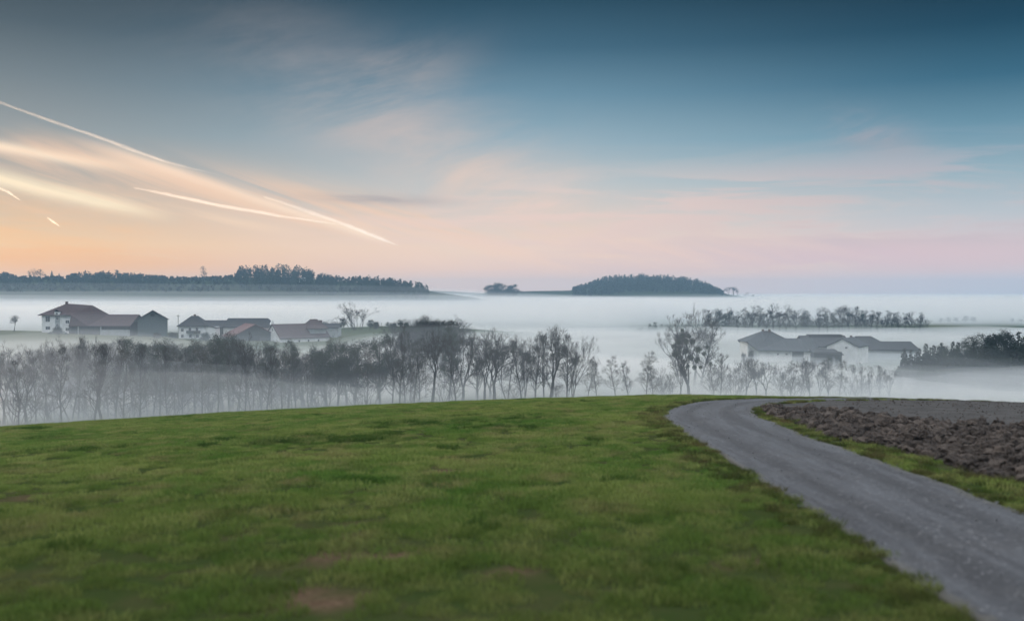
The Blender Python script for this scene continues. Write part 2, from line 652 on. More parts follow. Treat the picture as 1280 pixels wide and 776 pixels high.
wheel = N.m('ADD', gauss_ := N.m('POWER', 2.71828, N.m('MULTIPLY', N.m('POWER', N.m('DIVIDE', N.m('SUBTRACT', N.m('ABSOLUTE', N.m('ADD', ux, 0.02)), 0.43), 0.17), 2), -1)), 0.0)
col = N.mix(N.smooth(lanes, 0.36, 0.66), (0.022, 0.022, 0.025), (0.054, 0.057, 0.063))
col = N.mix(N.m('MULTIPLY', N.smooth(lanes2, 0.42, 0.7), 0.5), col, (0.076, 0.080, 0.088))
col = N.mix(N.m('MULTIPLY', wheel, N.m('MULTIPLY', N.smooth(lanes2, -0.2, 0.45), 0.85)), col, (0.017, 0.017, 0.019))
col = N.mix(N.m('MULTIPLY', N.smooth(grit2, 0.5, 0.78), 0.5), col, (0.13, 0.13, 0.134))
col = N.mix(N.m('MULTIPLY', N.smooth(grit, 0.55, 0.8), 0.55), col, (0.022, 0.021, 0.021))
col = N.mix(N.m('MULTIPLY', N.smooth(patch, 0.5, 0.66), 0.6), col, (0.044, 0.043, 0.044))
col = N.mix(N.m('MULTIPLY', N.smooth(stones, 0.62, 0.72), 0.7), col, (0.19, 0.19, 0.195))
col = N.mix(N.m('MULTIPLY', N.smooth(stones, 0.40, 0.30), 0.6), col, (0.020, 0.020, 0.021))
dirt = N.m('MULTIPLY', N.smooth(N.m('ADD', N.m('ABSOLUTE', ux), N.m('MULTIPLY', N.m('SUBTRACT', grit2, 0.5), 0.35)), 0.86, 1.0), 0.75)
col = N.mix(dirt, col, (0.075, 0.068, 0.05))
N.put(p.inputs['Base Color'], col)
bump(N, p, N.m('ADD', N.m('MULTIPLY', grit, 0.6), grit2), 0.55, 0.03)
me = mesh_np('road', rv, [rq[:, ::-1]], m_road, True)
at_ = me.attributes.new('along', 'FLOAT_VECTOR', 'POINT')
at_.data.foreach_set('vector', np.c_[ru, np.zeros(len(ru))].astype(np.float32).ravel())
tag(link_mesh('road', me), kind='structure')


# ------------------------------------------------------------------ scattering (grass and clods only: what nobody could count)
def scatter(name, pts, scale, sources, mat, label=None, tilt=0.0, flatten=None):
    me_ = bpy.data.meshes.new(name)
    me_.vertices.add(len(pts))
    me_.vertices.foreach_set('co', np.asarray(pts, dtype=np.float32).ravel())
    a_ = me_.attributes.new('size', 'FLOAT', 'POINT')
    a_.data.foreach_set('value', np.asarray(scale, dtype=np.float32))
    me_.materials.append(mat)
    ob = link_mesh(name, me_)
    tag(ob, label=label, kind='stuff')
    ng = bpy.data.node_groups.new(name, 'GeometryNodeTree')
    ng.interface.new_socket('Geometry', in_out='INPUT', socket_type='NodeSocketGeometry')
    ng.interface.new_socket('Geometry', in_out='OUTPUT', socket_type='NodeSocketGeometry')
    gi = ng.nodes.new('NodeGroupInput')
    go = ng.nodes.new('NodeGroupOutput')
    g2i = ng.nodes.new('GeometryNodeGeometryToInstance')
    for so in reversed(sources):
        oi = ng.nodes.new('GeometryNodeObjectInfo')
        oi.inputs['Object'].default_value = so
        ng.links.new(oi.outputs['Geometry'], g2i.inputs[0])
    iop = ng.nodes.new('GeometryNodeInstanceOnPoints')
    iop.inputs['Pick Instance'].default_value = True
    ng.links.new(gi.outputs[0], iop.inputs['Points'])
    ng.links.new(g2i.outputs[0], iop.inputs['Instance'])
    ri = ng.nodes.new('FunctionNodeRandomValue')
    ri.data_type = 'INT'
    [s_ for s_ in ri.inputs if s_.name == 'Max' and s_.type == 'INT'][0].default_value = len(sources) - 1
    [s_ for s_ in ri.inputs if s_.name == 'Min' and s_.type == 'INT'][0].default_value = 0
    ng.links.new([s_ for s_ in ri.outputs if s_.type == 'INT'][0], iop.inputs['Instance Index'])
    rr = ng.nodes.new('FunctionNodeRandomValue')
    rr.data_type = 'FLOAT_VECTOR'
    rr.inputs[0].default_value = (-tilt, -tilt, 0)
    rr.inputs[1].default_value = (tilt, tilt, 6.283)
    ng.links.new(rr.outputs[0], iop.inputs['Rotation'])
    na = ng.nodes.new('GeometryNodeInputNamedAttribute')
    na.data_type = 'FLOAT'
    na.inputs[0].default_value = 'size'
    ng.links.new(na.outputs[0], iop.inputs['Scale'])
    ng.links.new(iop.outputs[0], go.inputs[0])
    mod = ob.modifiers.new('scatter', 'NODES')
    mod.node_group = ng
    return ob


def blade_patch(name, n, radius, h, mat, seed, lean=0.5):
    """a patch of grass: n bent blades of three faces"""
    rg = np.random.RandomState(seed)
    r_ = radius * np.sqrt(rg.rand(n))
    a_ = rg.rand(n) * 6.283
    bx, by = r_ * np.cos(a_), r_ * np.sin(a_)
    hh = h * (0.45 + 0.75 * rg.rand(n) ** 1.4)
    d_ = rg.rand(n) * 6.283
    le = hh * lean * (0.3 + 1.0 * rg.rand(n))
    w_ = 0.0032 + 0.0036 * rg.rand(n)
    sx, sy = -np.sin(d_) * w_, np.cos(d_) * w_
    dxx, dyy = np.cos(d_), np.sin(d_)
    V = np.zeros((n, 5, 3))
    V[:, 0] = np.c_[bx - sx, by - sy, np.full(n, -0.01)]
    V[:, 1] = np.c_[bx + sx, by + sy, np.full(n, -0.01)]
    V[:, 2] = np.c_[bx + dxx * le * .35 - sx * .8, by + dyy * le * .35 - sy * .8, hh * .6]
    V[:, 3] = np.c_[bx + dxx * le * .35 + sx * .8, by + dyy * le * .35 + sy * .8, hh * .6]
    V[:, 4] = np.c_[bx + dxx * le, by + dyy * le, hh * (1 - 0.25 * rg.rand(n))]
    b0 = np.arange(n) * 5
    q_ = np.c_[b0, b0 + 1, b0 + 3, b0 + 2]
    t_ = np.c_[b0 + 2, b0 + 3, b0 + 4]
    me_ = mesh_np(name, V.reshape(-1, 3), [q_, t_], mat, True)
    return bpy.data.objects.new(name, me_)       # only a source for the scatter, not in the scene itself


def grass_material(name, green, light, dry, dryness):
    m, N, o = new_mat(name)
    P = pos(N)
    rnd = N.n('ShaderNodeObjectInfo').outputs['Random']
    big = N.noise(P, 0.16, 5, 0.6)
    mid = N.noise(P, 0.7, 5, 0.62)
    fin = N.noise(P, 2.2, 6, 0.7)
    c = N.mix(N.smooth(big, 0.36, 0.64), green, light)
    c = N.mix(N.m('MULTIPLY', N.smooth(mid, 0.46, 0.70), dryness), c, dry)
    c = N.mix(N.m('MULTIPLY', N.smooth(fin, 0.54, 0.76), 0.65), c, (0.175, 0.165, 0.070))
    c = N.mix(N.m('MULTIPLY', N.smooth(N.noise(P, 1.3, 6, 0.7), 0.5, 0.68), 0.7), c, (0.050, 0.095, 0.016))
    c = N.mix(N.m('MULTIPLY', N.smooth(rnd, 0.55, 1.0), 0.75), c, (0.235, 0.265, 0.085))
    c = N.mix(N.m('MULTIPLY', N.smooth(rnd, 0.35, 0.0), 0.5), c, (0.045, 0.085, 0.016))
    c = N.mix(N.m('MULTIPLY', N.smooth(N.sep(P)[1], 22, 9), 0.45), c, (0.070, 0.090, 0.022))  # darker towards the viewer: foreground dimming painted into the blade colour
    d_ = N.n('ShaderNodeBsdfDiffuse')
    t_ = N.n('ShaderNodeBsdfTranslucent')
    N.put(d_.inputs[0], c)
    N.put(t_.inputs[0], c)
    mx = N.n('ShaderNodeMixShader')
    mx.inputs[0].default_value = 0.42
    N.nt.links.new(d_.outputs[0], mx.inputs[1])
    N.nt.links.new(t_.outputs[0], mx.inputs[2])
    N.nt.links.new(mx.outputs[0], o.inputs['Surface'])
    return m


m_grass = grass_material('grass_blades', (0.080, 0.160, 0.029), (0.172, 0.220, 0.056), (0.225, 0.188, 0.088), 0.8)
m_verge = grass_material('verge_blades', (0.050, 0.064, 0.020), (0.080, 0.076, 0.030), (0.11, 0.080, 0.042), 0.9)
rg = np.random.RandomState(11)


def sample_wedge(n, y0, y1, spread=0.62, extra=4.0):
    """points spread evenly over the part of the field that can be seen, with a margin at the sides"""
    res = []
    while sum(len(r) for r in res) < n:
        yy = np.sqrt(rg.rand(n) * (y1 ** 2 - y0 ** 2) + y0 ** 2)
        xx = (rg.rand(n) * 2 - 1) * (spread * yy + extra)
        res.append(np.c_[xx, yy])
    return np.concatenate(res)[:n]


def grass_points(n, y0, y1, keep):
    pt = sample_wedge(n, y0, y1)
    lat = lateral(pt[:, 0], pt[:, 1])
    k = keep(pt[:, 0], pt[:, 1], lat)
    pt = pt[k]
    return pt[:, 0], pt[:, 1], lat[k]


def is_turf(x, y, lat):
    edge = HALF + 0.02 + 0.10 * fbm(x * 1.1, y * 1.1, 3)
    s_ = soil_of(lat, x, y)
    return (np.abs(lat) > edge) & (rg.rand(len(x)) > s_ * 1.02) & ((lat < 0) | (y > 44) | (rg.rand(len(x)) < 0.3))


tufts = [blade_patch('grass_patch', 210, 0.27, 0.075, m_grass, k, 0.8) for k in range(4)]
x, y, lat = grass_points(52000, 6.5, 82, is_turf)
k = rg.rand(len(x)) > 0.5 * bare_of(x, y)
x, y, lat = x[k], y[k], lat[k]
size = 0.70 + 0.55 * rg.rand(len(x)) + 0.55 * np.clip(fbm(x * 0.22, y * 0.22, 4), -0.5, 1) + 0.9 * np.clip(fbm(x * 1.1 + 4, y * 0.9, 3), -0.22, 1)
size *= 0.75 + 0.25 * sstep(np.abs(lat), 1.6, 3.2)
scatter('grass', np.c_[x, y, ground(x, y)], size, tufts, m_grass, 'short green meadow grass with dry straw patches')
# coarse dark tussocks and a longer fringe along the road
m_lush = grass_material('lush_blades', (0.030, 0.070, 0.014), (0.050, 0.095, 0.018), (0.075, 0.085, 0.030), 0.5)
tall = [blade_patch('tussock', 240, 0.30, 0.15, m_lush, 20 + k, 0.75) for k in range(3)]
LUSH = [(on_ground(*p_), a_, b_) for p_, a_, b_ in [((330, 549), 2.6, 0.7), ((400, 552), 3.0, 0.9), ((290, 551), 1.2, 0.5), ((500, 534), 2.6, 0.8), ((545, 528), 2.4, 0.7), ((600, 536), 1.6, 0.5), ((480, 545), 2.0, 0.6), ((690, 524), 1.8, 0.4), ((740, 552), 0.9, 0.3), ((150, 560), 2.0, 0.6), ((60, 566), 2.2, 0.6), ((840, 722), 0.75, 0.35), ((800, 712), 0.6, 0.3), ((900, 728), 0.4, 0.25), ((660, 660), 0.7, 0.3), ((480, 600), 1.2, 0.4), ((250, 640), 0.9, 0.4), ((780, 600), 0.6, 0.3), ((590, 560), 0.7, 0.25), ((60, 690), 0.8, 0.4), ((320, 735), 0.5, 0.3)]]
x, y, lat = grass_points(24000, 9, 78, is_turf)
lush = np.zeros(len(x))
for (bx, by), a_, b_ in LUSH:
    lush = np.maximum(lush, 1 - sstep(np.hypot((x - bx) / a_, (y - by) / b_) + 0.5 * fbm(x, y, 3), 0.5, 1.2))
k = (rg.rand(len(x)) < lush) | (fbm(x * 0.33 + 5, y * 0.6 + 2, 3) > 0.55)
x, y = x[k], y[k]
scatter('grass', np.c_[x, y, ground(x, y)], 0.55 + 0.6 * rg.rand(len(x)), tall, m_grass, 'scattered taller dark green tussocks in the meadow')
fringe = [blade_patch('verge_patch', 120, 0.20, 0.14, m_verge, 40 + k, 0.9) for k in range(3)]
x, y, lat = grass_points(110000, 6.5, 70, lambda x, y, l: is_turf(x, y, l) & (((l > 0) & (l < 5)) | ((l < 0) & (l > -2.6) & (rg.rand(len(x)) < np.exp(-(np.abs(l) - HALF) / 0.5)))))
scatter('grass', np.c_[x, y, ground(x, y)], 0.5 + 0.6 * rg.rand(len(x)), fringe, m_verge, 'straggly yellowed verge grass along both edges of the gravel road')

# ------------------------------------------------------------------ ploughed clods
m_clod, N, o = new_mat('clod_earth')
p = princ(N, o, 0.8, 0.25)
P = pos(N)
rnd = N.n('ShaderNodeObjectInfo').outputs['Random']
ob_ = N.n('ShaderNodeTexCoord').outputs['Object']
c = N.mix(N.smooth(N.noise(ob_, 2.5, 6, 0.7), 0.35, 0.7), (0.018, 0.013, 0.010), (0.054, 0.041, 0.033))
c = N.mix(N.m('MULTIPLY', N.m('POWER', rnd, 2.0), 0.7), c, (0.115, 0.090, 0.073))
N.put(p.inputs['Base Color'], c)
bump(N, p, N.noise(ob_, 7, 5, 0.7), 0.6, 0.1)


def clod(seed):
    bm = bmesh.new()
    bmesh.ops.create_icosphere(bm, subdivisions=3, radius=1)
    rr = random.Random(seed)
    co = np.array([v_.co[:] for v_ in bm.verts])
    cuts = [Vector((rr.uniform(-1, 1), rr.uniform(-1, 1), rr.uniform(-.6, 1))).normalized() for _ in range(9)]
    offs = [rr.uniform(0.5, 0.95) for _ in cuts]
    for v_ in bm.verts:
        c_ = v_.co.copy()
        for n_, d_ in zip(cuts, offs):
            k_ = c_.dot(n_) - d_
            if k_ > 0:
                c_ -= n_ * k_ * 0.92
        w_ = 1 + 0.62 * float(fbm(np.array([c_.x * 1.9 + seed * 3.7 + c_.z * 1.3]), np.array([c_.y * 1.9 + c_.z * 2.1]), 5)[0]) + 0.16 * float(fbm(np.array([c_.x * 7 + c_.z * 5 + seed]), np.array([c_.y * 7 - c_.z * 4]), 3)[0])
        v_.co = Vector((c_.x * w_ * 1.12, c_.y * w_ * 0.95, c_.z * w_ * 0.85))
    me_ = bpy.data.meshes.new('clod')
    bm.to_mesh(me_)
    bm.free()
    me_.materials.append(m_clod)
    return bpy.data.objects.new('clod', me_)


clods = [clod(k) for k in range(7)]


n = 30000
pt = np.c_[rg.uniform(8, 24, n), rg.uniform(4, 43, n)]
lat = lateral(pt[:, 0], pt[:, 1])
k = in_ploughed(pt[:, 0], pt[:, 1], lat)
pt, lat = pt[k], lat[k]
sz = 0.028 + 0.17 * rg.rand(len(pt)) ** 3.3 + 0.035 * rg.rand(len(pt))
furrow = 0.10 * np.sin((lat - 3.4) * 2 * math.pi / 1.15) ** 2
z = ground(pt[:, 0], pt[:, 1]) + sz * 0.28 + furrow * sstep(lat, 3.2, 4.2) + 0.07 * sstep(lat, 3.6, 5)
scatter('ploughed_soil', np.c_[pt, z], sz, clods, m_clod, 'dark brown ploughed clods heaped beside the gravel road', tilt=0.9)
m_stone = mat_plain('loose_stone', (0.15, 0.15, 0.155), (0.07, 0.07, 0.073), 2.0, 0.85, 0.2)
stone_src = []
for k in range(4):
    so = bpy.data.objects.new('loose_stone', clods[k].data.copy())
    so.data.materials.clear()
    so.data.materials.append(m_stone)
    stone_src.append(so)
n = 5200
kk = rg.randint(120, 560, n)
uu_ = np.where(rg.rand(n) < 0.72, np.sign(rg.rand(n) - 0.5) * (0.97 - 0.16 * rg.rand(n) ** 1.6 + 0.1 * rg.normal(size=n) * 0.6), rg.uniform(-0.9, 0.9, n))
pt = CL[kk] + CN[kk] * (uu_ * HALF)[:, None] + rg.normal(size=(n, 2)) * 0.05
scatter('gravel', np.c_[pt, ground(pt[:, 0], pt[:, 1]) + 0.03 + 0.03 * (1 - np.clip(uu_, -1, 1) ** 2)], 0.007 + 0.022 * rg.rand(n) ** 3, stone_src, m_stone, 'loose stones lying on the road and along its edges', tilt=0.9)
n = 14000
pt = np.c_[rg.uniform(9, 60, n), rg.uniform(20, 75, n)]
lat = lateral(pt[:, 0], pt[:, 1])
k = (soil_of(lat, pt[:, 0], pt[:, 1]) > 0.6) & ~in_ploughed(pt[:, 0], pt[:, 1], lat)
pt = pt[k]
scatter('tilled_soil', np.c_[pt, ground(pt[:, 0], pt[:, 1])], 0.012 + 0.035 * rg.rand(len(pt)) ** 3, clods, m_clod, 'small crumbs of soil on the smooth harrowed field', tilt=0.9)

# ------------------------------------------------------------------ haze and fog
m_haze, N, o = new_mat('haze_air')
pv = N.n('ShaderNodeVolumePrincipled')
pv.inputs['Color'].default_value = (0.40, 0.62, 0.82, 1)
pv.inputs['Density'].default_value = 0.00026
pv.inputs['Density Attribute'].default_value = ''
pv.inputs['Anisotropy'].default_value = 0.1
N.nt.links.new(pv.outputs[0], o.inputs['Volume'])
bm = bmesh.new()
bmesh.ops.create_cube(bm, size=1)
lo, hi = Vector((float(gx[0]) - 20, float(gy[0]) - 20, float(GZ.min()) - 1)), Vector((float(gx[-1]) + 20, float(gy[-1]) + 20, 40))
for v_ in bm.verts:
    v_.co = Vector([lo[i] + (v_.co[i] + 0.5) * (hi[i] - lo[i]) for i in range(3)])
me = bpy.data.meshes.new('haze')
bm.to_mesh(me)
bm.free()
me.materials.append(m_haze)
tag(link_mesh('haze', me), label='thin bluish morning haze filling the whole valley', kind='stuff')


def fog_bank(xs, ys, top, density, label, colour=(0.88, 0.93, 0.985), g=0.5, bottom=-45):
    """a closed body of fog lying in the valley: an uneven upper face, sides that dive under the land"""
    X, Y = np.meshgrid(xs, ys)
    Z = np.maximum(top(X, Y), bottom + 1)
    ny_, nx_ = X.shape
    n_ = nx_ * ny_
    V = np.r_[np.c_[X.ravel(), Y.ravel(), Z.ravel()], np.c_[X.ravel(), Y.ravel(), np.full(n_, bottom)]]
    i_ = np.arange(n_).reshape(ny_, nx_)
    q1 = np.stack([i_[:-1, :-1], i_[:-1, 1:], i_[1:, 1:], i_[1:, :-1]], -1).reshape(-1, 4)
    q2 = q1[:, ::-1] + n_
    sides = []
    for e in (i_[0, :], i_[:, -1], i_[-1, ::-1], i_[::-1, 0]):
        sides.append(np.c_[e[1:], e[:-1], e[:-1] + n_, e[1:] + n_])
    me_ = mesh_np('fog_bank', V, [q1, q2, np.concatenate(sides)], volume_mat('fog_air', density, colour, g), outward=True)
    return tag(link_mesh('fog_bank', me_), label=label, kind='stuff')


def rim(X, Y, x0, x1, y0, y1, w):
    return np.minimum.reduce([sstep(X, x0, x0 + w), sstep(-X, -x1, -x1 + w), sstep(Y, y0, y0 + w), sstep(-Y, -y1, -y1 + w)])


FX = np.arange(-420, 421, 7.0)
FY = np.arange(86, 601, 7.0)


def top_low(X, Y):
    return -15.2 + 1.5 * fbm(X / 38, Y / 38, 4) + 1.0 * sstep(-X, 20, 90) - 1.0 * sstep(Y, 250, 330) - 0.9 * sstep(X, 20, 70) * sstep(Y, 230, 290) * (1 - sstep(Y, 350, 420)) - 1.6 * sstep(X, 78, 100) * sstep(Y, 170, 205) * (1 - sstep(Y, 270, 330)) - 8 * sstep(-X, 50, 95) * sstep(Y, 190, 250) - 26 * (1 - rim(X, Y, -420, 420, 70, 600, 40))


def top_mid(X, Y):
    return -11.0 + 4.2 * fbm(X / 40 + 9, Y / 34, 4) + 1.4 * sstep(-X, 20, 90) - 4.5 * sstep(Y, 215, 300) - 2.6 * sstep(X, 20, 70) * sstep(Y, 165, 215) - 8 * sstep(-X, 50, 95) * sstep(Y, 190, 250) - 26 * (1 - rim(X, Y, -420, 420, 70, 560, 40))


def top_veil(X, Y):
    return -5.0 + 5.0 * fbm(X / 40 + 3, Y / 40 + 5, 4) - 6.5 * sstep(X, -62, 10) - 14 * sstep(Y, 185, 260) - 30 * (1 - rim(X, Y, -420, 420, 70, 420, 40))


def top_thin(X, Y):
    return -1.5 + 2.2 * fbm(X / 60 + 13, Y / 60 + 2, 4) - 12 * sstep(Y, 185, 270) - 8 * sstep(X, 55, 85) - 30 * (1 - rim(X, Y, -420, 420, 70, 420, 45))


fog_bank(FX, FY, top_thin, 0.0017, 'faint bluish mist over the whole near valley', (0.86, 0.94, 1.0), 0.2)
fog_bank(FX, FY, top_low, 0.026, 'dense white ground fog lying on the valley floor among the tree trunks')
fog_bank(FX, FY, top_mid, 0.0075, 'thinner fog drifting through the middle of the near tree row')
fog_bank(FX, FY, top_veil, 0.0075, 'warm pale mist rising round the trees at the left')

GXF = axis(-400, 500, 14, -2600, 2600, 1.12)
GYF = axis(430, 800, 10, 430, 2700, 1.06)


def top_far(X, Y):
    edge = 455 + 175 * sstep(X, 40, 110) - 10 * fbm(X / 60, Y * 0, 2)
    return -5.2 + 2.2 * fbm(X / 150, Y / 60, 4) - 26 * (1 - sstep(Y, edge, edge + 70)) - 40 * sstep(Y, 2500, 2700) - 40 * sstep(np.abs(X), 2300, 2600)


def top_upper(base, amp, seed, right):
    def f(X, Y):
        return base - right * sstep(X, -150, 120) + amp * fbm(X / 240 + seed, Y / 130, 4) - 40 * (1 - sstep(Y, 640, 760)) - 60 * sstep(Y, 2500, 2700) - 60 * sstep(np.abs(X), 2300, 2600)
    return f


fog_bank(GXF, GYF, lambda X, Y: top_far(X, Y) + 2.2 + 3.0 * fbm(X / 150 + 7, Y / 60 + 3, 4) - 7 * (1 - sstep(Y, 540, 640)), 0.0020, 'wisps rising from the fog sea behind the farms')
fog_bank(GXF, GYF, top_far, 0.0075, 'broad bright fog sea behind the farms')
for k, (base, amp, dens, right) in enumerate([(-3.5, 2.4, 0.0026, 0.5), (0, 3, 0.0016, 2.0), (4, 4, 0.0007, 5), (9, 5, 0.0003, 10)]):
    fog_bank(GXF, GYF, top_upper(base, amp, 3 + 5 * k, right), dens, 'thin upper mist at the foot of the far hills')

# ------------------------------------------------------------------ trees
m_bark = mat_plain('bark', (0.026, 0.023, 0.022), (0.016, 0.015, 0.015), 3.0, 0.9, 0.1)
m_twig = mat_plain('twigs', (0.030, 0.025, 0.024), (0.020, 0.017, 0.017), 2.0, 0.9, 0.1)
m_needle = mat_plain('needles', (0.012, 0.022, 0.016), (0.022, 0.032, 0.021), 0.6, 0.8, 0.2)
m_brown = mat_plain('old_leaves', (0.050, 0.040, 0.030), (0.030, 0.028, 0.022), 0.8, 0.85, 0.1)
m_mistle = mat_plain('mistletoe_leaf', (0.024, 0.032, 0.018), (0.035, 0.042, 0.022), 1.5, 0.8, 0.2)


class Tubes:
    def __init__(self):
        self.V, self.Q, self.T, self.n = [], [], [], 0

    def tube(self, P, rad, sides):
        P = np.asarray(P, float)
        n = len(P)
        T = np.gradient(P, axis=0)
        T /= np.linalg.norm(T, axis=1)[:, None] + 1e-9
        ref = np.array((1.0, 0.13, 0.07)) if abs(T[0][2]) > 0.7 else np.array((0.05, 0.1, 1.0))
        S = np.cross(T, ref)
        S /= np.linalg.norm(S, axis=1)[:, None] + 1e-9
        U = np.cross(S, T)
        a = np.arange(sides) * 2 * math.pi / sides
        V = P[:, None] + (S[:, None] * np.cos(a)[None, :, None] + U[:, None] * np.sin(a)[None, :, None]) * np.asarray(rad)[:, None, None]
        i_ = self.n + np.arange(n * sides).reshape(n, sides)
        nx_ = np.roll(i_, -1, axis=1)
        self.V.append(V.reshape(-1, 3))
        self.Q.append(np.stack([i_[:-1], i_[1:], nx_[1:], nx_[:-1]], -1).reshape(-1, 4))
        self.n += n * sides

    def leaves(self, C, size, rg_, flat=1.0, dirs=None):
        """little three-cornered leaf sprays at the points C"""
        k = len(C)
        d = rg_.normal(size=(k, 3)) if dirs is None else dirs + rg_.normal(size=(k, 3)) * 0.35
        d[:, 2] *= flat
        d /= np.linalg.norm(d, axis=1)[:, None]
        e = np.cross(d, rg_.normal(size=(k, 3)))
        e /= np.linalg.norm(e, axis=1)[:, None] + 1e-9
        s_ = size * (0.6 + 0.8 * rg_.rand(k))[:, None]
        V = np.stack([C - e * s_ * 0.4, C + e * s_ * 0.4, C + d * s_], 1)
        i_ = self.n + np.arange(k * 3).reshape(k, 3)
        self.V.append(V.reshape(-1, 3))
        self.T.append(i_)
        self.n += k * 3

    def mesh(self, name, mat):
        fl = []
        if self.Q:
            fl.append(np.concatenate(self.Q))
        if self.T:
            fl.append(np.concatenate(self.T))
        return mesh_np(name, np.concatenate(self.V), fl, mat, False)


def vn(v):
    return v / (np.linalg.norm(v) + 1e-9)


def fork(rg_, tr, cr, tips, p, d, L, r, lev, P, top):
    """a limb that parts in two or three again and again until only twigs are left"""
    n = 4 if lev >= 2 else 3
    pts, rad = [p], [r]
    cur = d.copy()
    r1 = max(P['rmin'], r * P.get('thin', 0.74))
    for i in range(n):
        cur = vn(cur + rg_.normal(size=3) * P['wob'] + np.array((0, 0, P['up'])))
        p = p + cur * L / n
        pts.append(p)
        rad.append(r + (r1 - r) * (i + 1) / n)
    (tr if lev >= top - 1 else cr).tube(pts, rad, 7 if lev >= top - 1 else 5 if lev >= 3 else 3)
    if lev <= P.get('side', 3):
        for j in range(P.get('ntw', 2)):             # short twigs along the limb
            i = rg_.randint(1, n)
            q = pts[i]
            dv = vn(cur + rg_.normal(size=3) * 0.75 + np.array((0, 0, .15)))
            l_ = P['twig'] * (0.5 + rg_.rand())
            m_ = q + dv * l_ * .5
            e_ = q + vn(dv + rg_.normal(size=3) * .25 + np.array((0, 0, .2))) * l_
            cr.tube([q, m_, e_], [P['rmin'], P['rmin'] * .85, P['rmin'] * .55], 3)
            tips.append(e_)
    if lev == 0:
        tips.append(pts[-1])
        return
    k = 3 if rg_.rand() < P['three'] else 2
    s1 = vn(np.cross(cur, rg_.normal(size=3)))
    s2 = np.cross(cur, s1)
    ph = rg_.rand() * 6.28
    for j in range(k):
        a = ph + j * 6.283 / k + rg_.normal() * .3
        ang = P['spread'] * (0.65 + 0.7 * rg_.rand())
        if k == 2 and j == 0:
            ang *= 0.6
        nd = vn(cur * math.cos(ang) + (s1 * math.cos(a) + s2 * math.sin(a)) * math.sin(ang))
        fork(rg_, tr, cr, tips, pts[-1], nd, L * P['shrink'] * (0.72 + 0.5 * rg_.rand()), r1 * (0.86 if j == 0 else 0.74), lev - 1, P, top)


def leader(rg_, tr, cr, tips, H, r, n, clear, ang, len0, lev, P, lean=0.04):
    """a straight stem with side limbs that fork"""
    m_ = 9
    p, cur = np.array((0, 0, -0.2)), vn(np.array((rg_.normal() * lean, rg_.normal() * lean, 1.0)))
    pts, rad = [p], [r]
    for i in range(m_):
        cur = vn(cur + rg_.normal(size=3) * 0.05 + np.array((0, 0, .05)))
        p = p + cur * H / m_
        pts.append(p)
        rad.append(max(P['rmin'], r * (1 - 0.9 * (i + 1) / m_)))
    pts = np.array(pts)
    tr.tube(pts, rad, 7)
    tips.append(pts[-1])
    ph = rg_.rand() * 6.28
    for j in range(n):
        t = clear + (0.98 - clear) * (j + rg_.rand() * .8) / n
        i = min(int(t * m_), m_ - 1)
        q = pts[i] + (pts[i + 1] - pts[i]) * (t * m_ - i)
        ph += 2.4 + rg_.normal() * .5
        a_ = ang * (0.75 + 0.5 * rg_.rand()) * (1 - 0.3 * t)
        nd = np.array((math.cos(ph) * math.sin(a_), math.sin(ph) * math.sin(a_), math.cos(a_)))
        fork(rg_, tr, cr, tips, q, nd, len0(t) * (0.6 + 0.8 * rg_.rand()), max(P['rmin'], r * (1 - .9 * t) * .5), lev, P, 99)


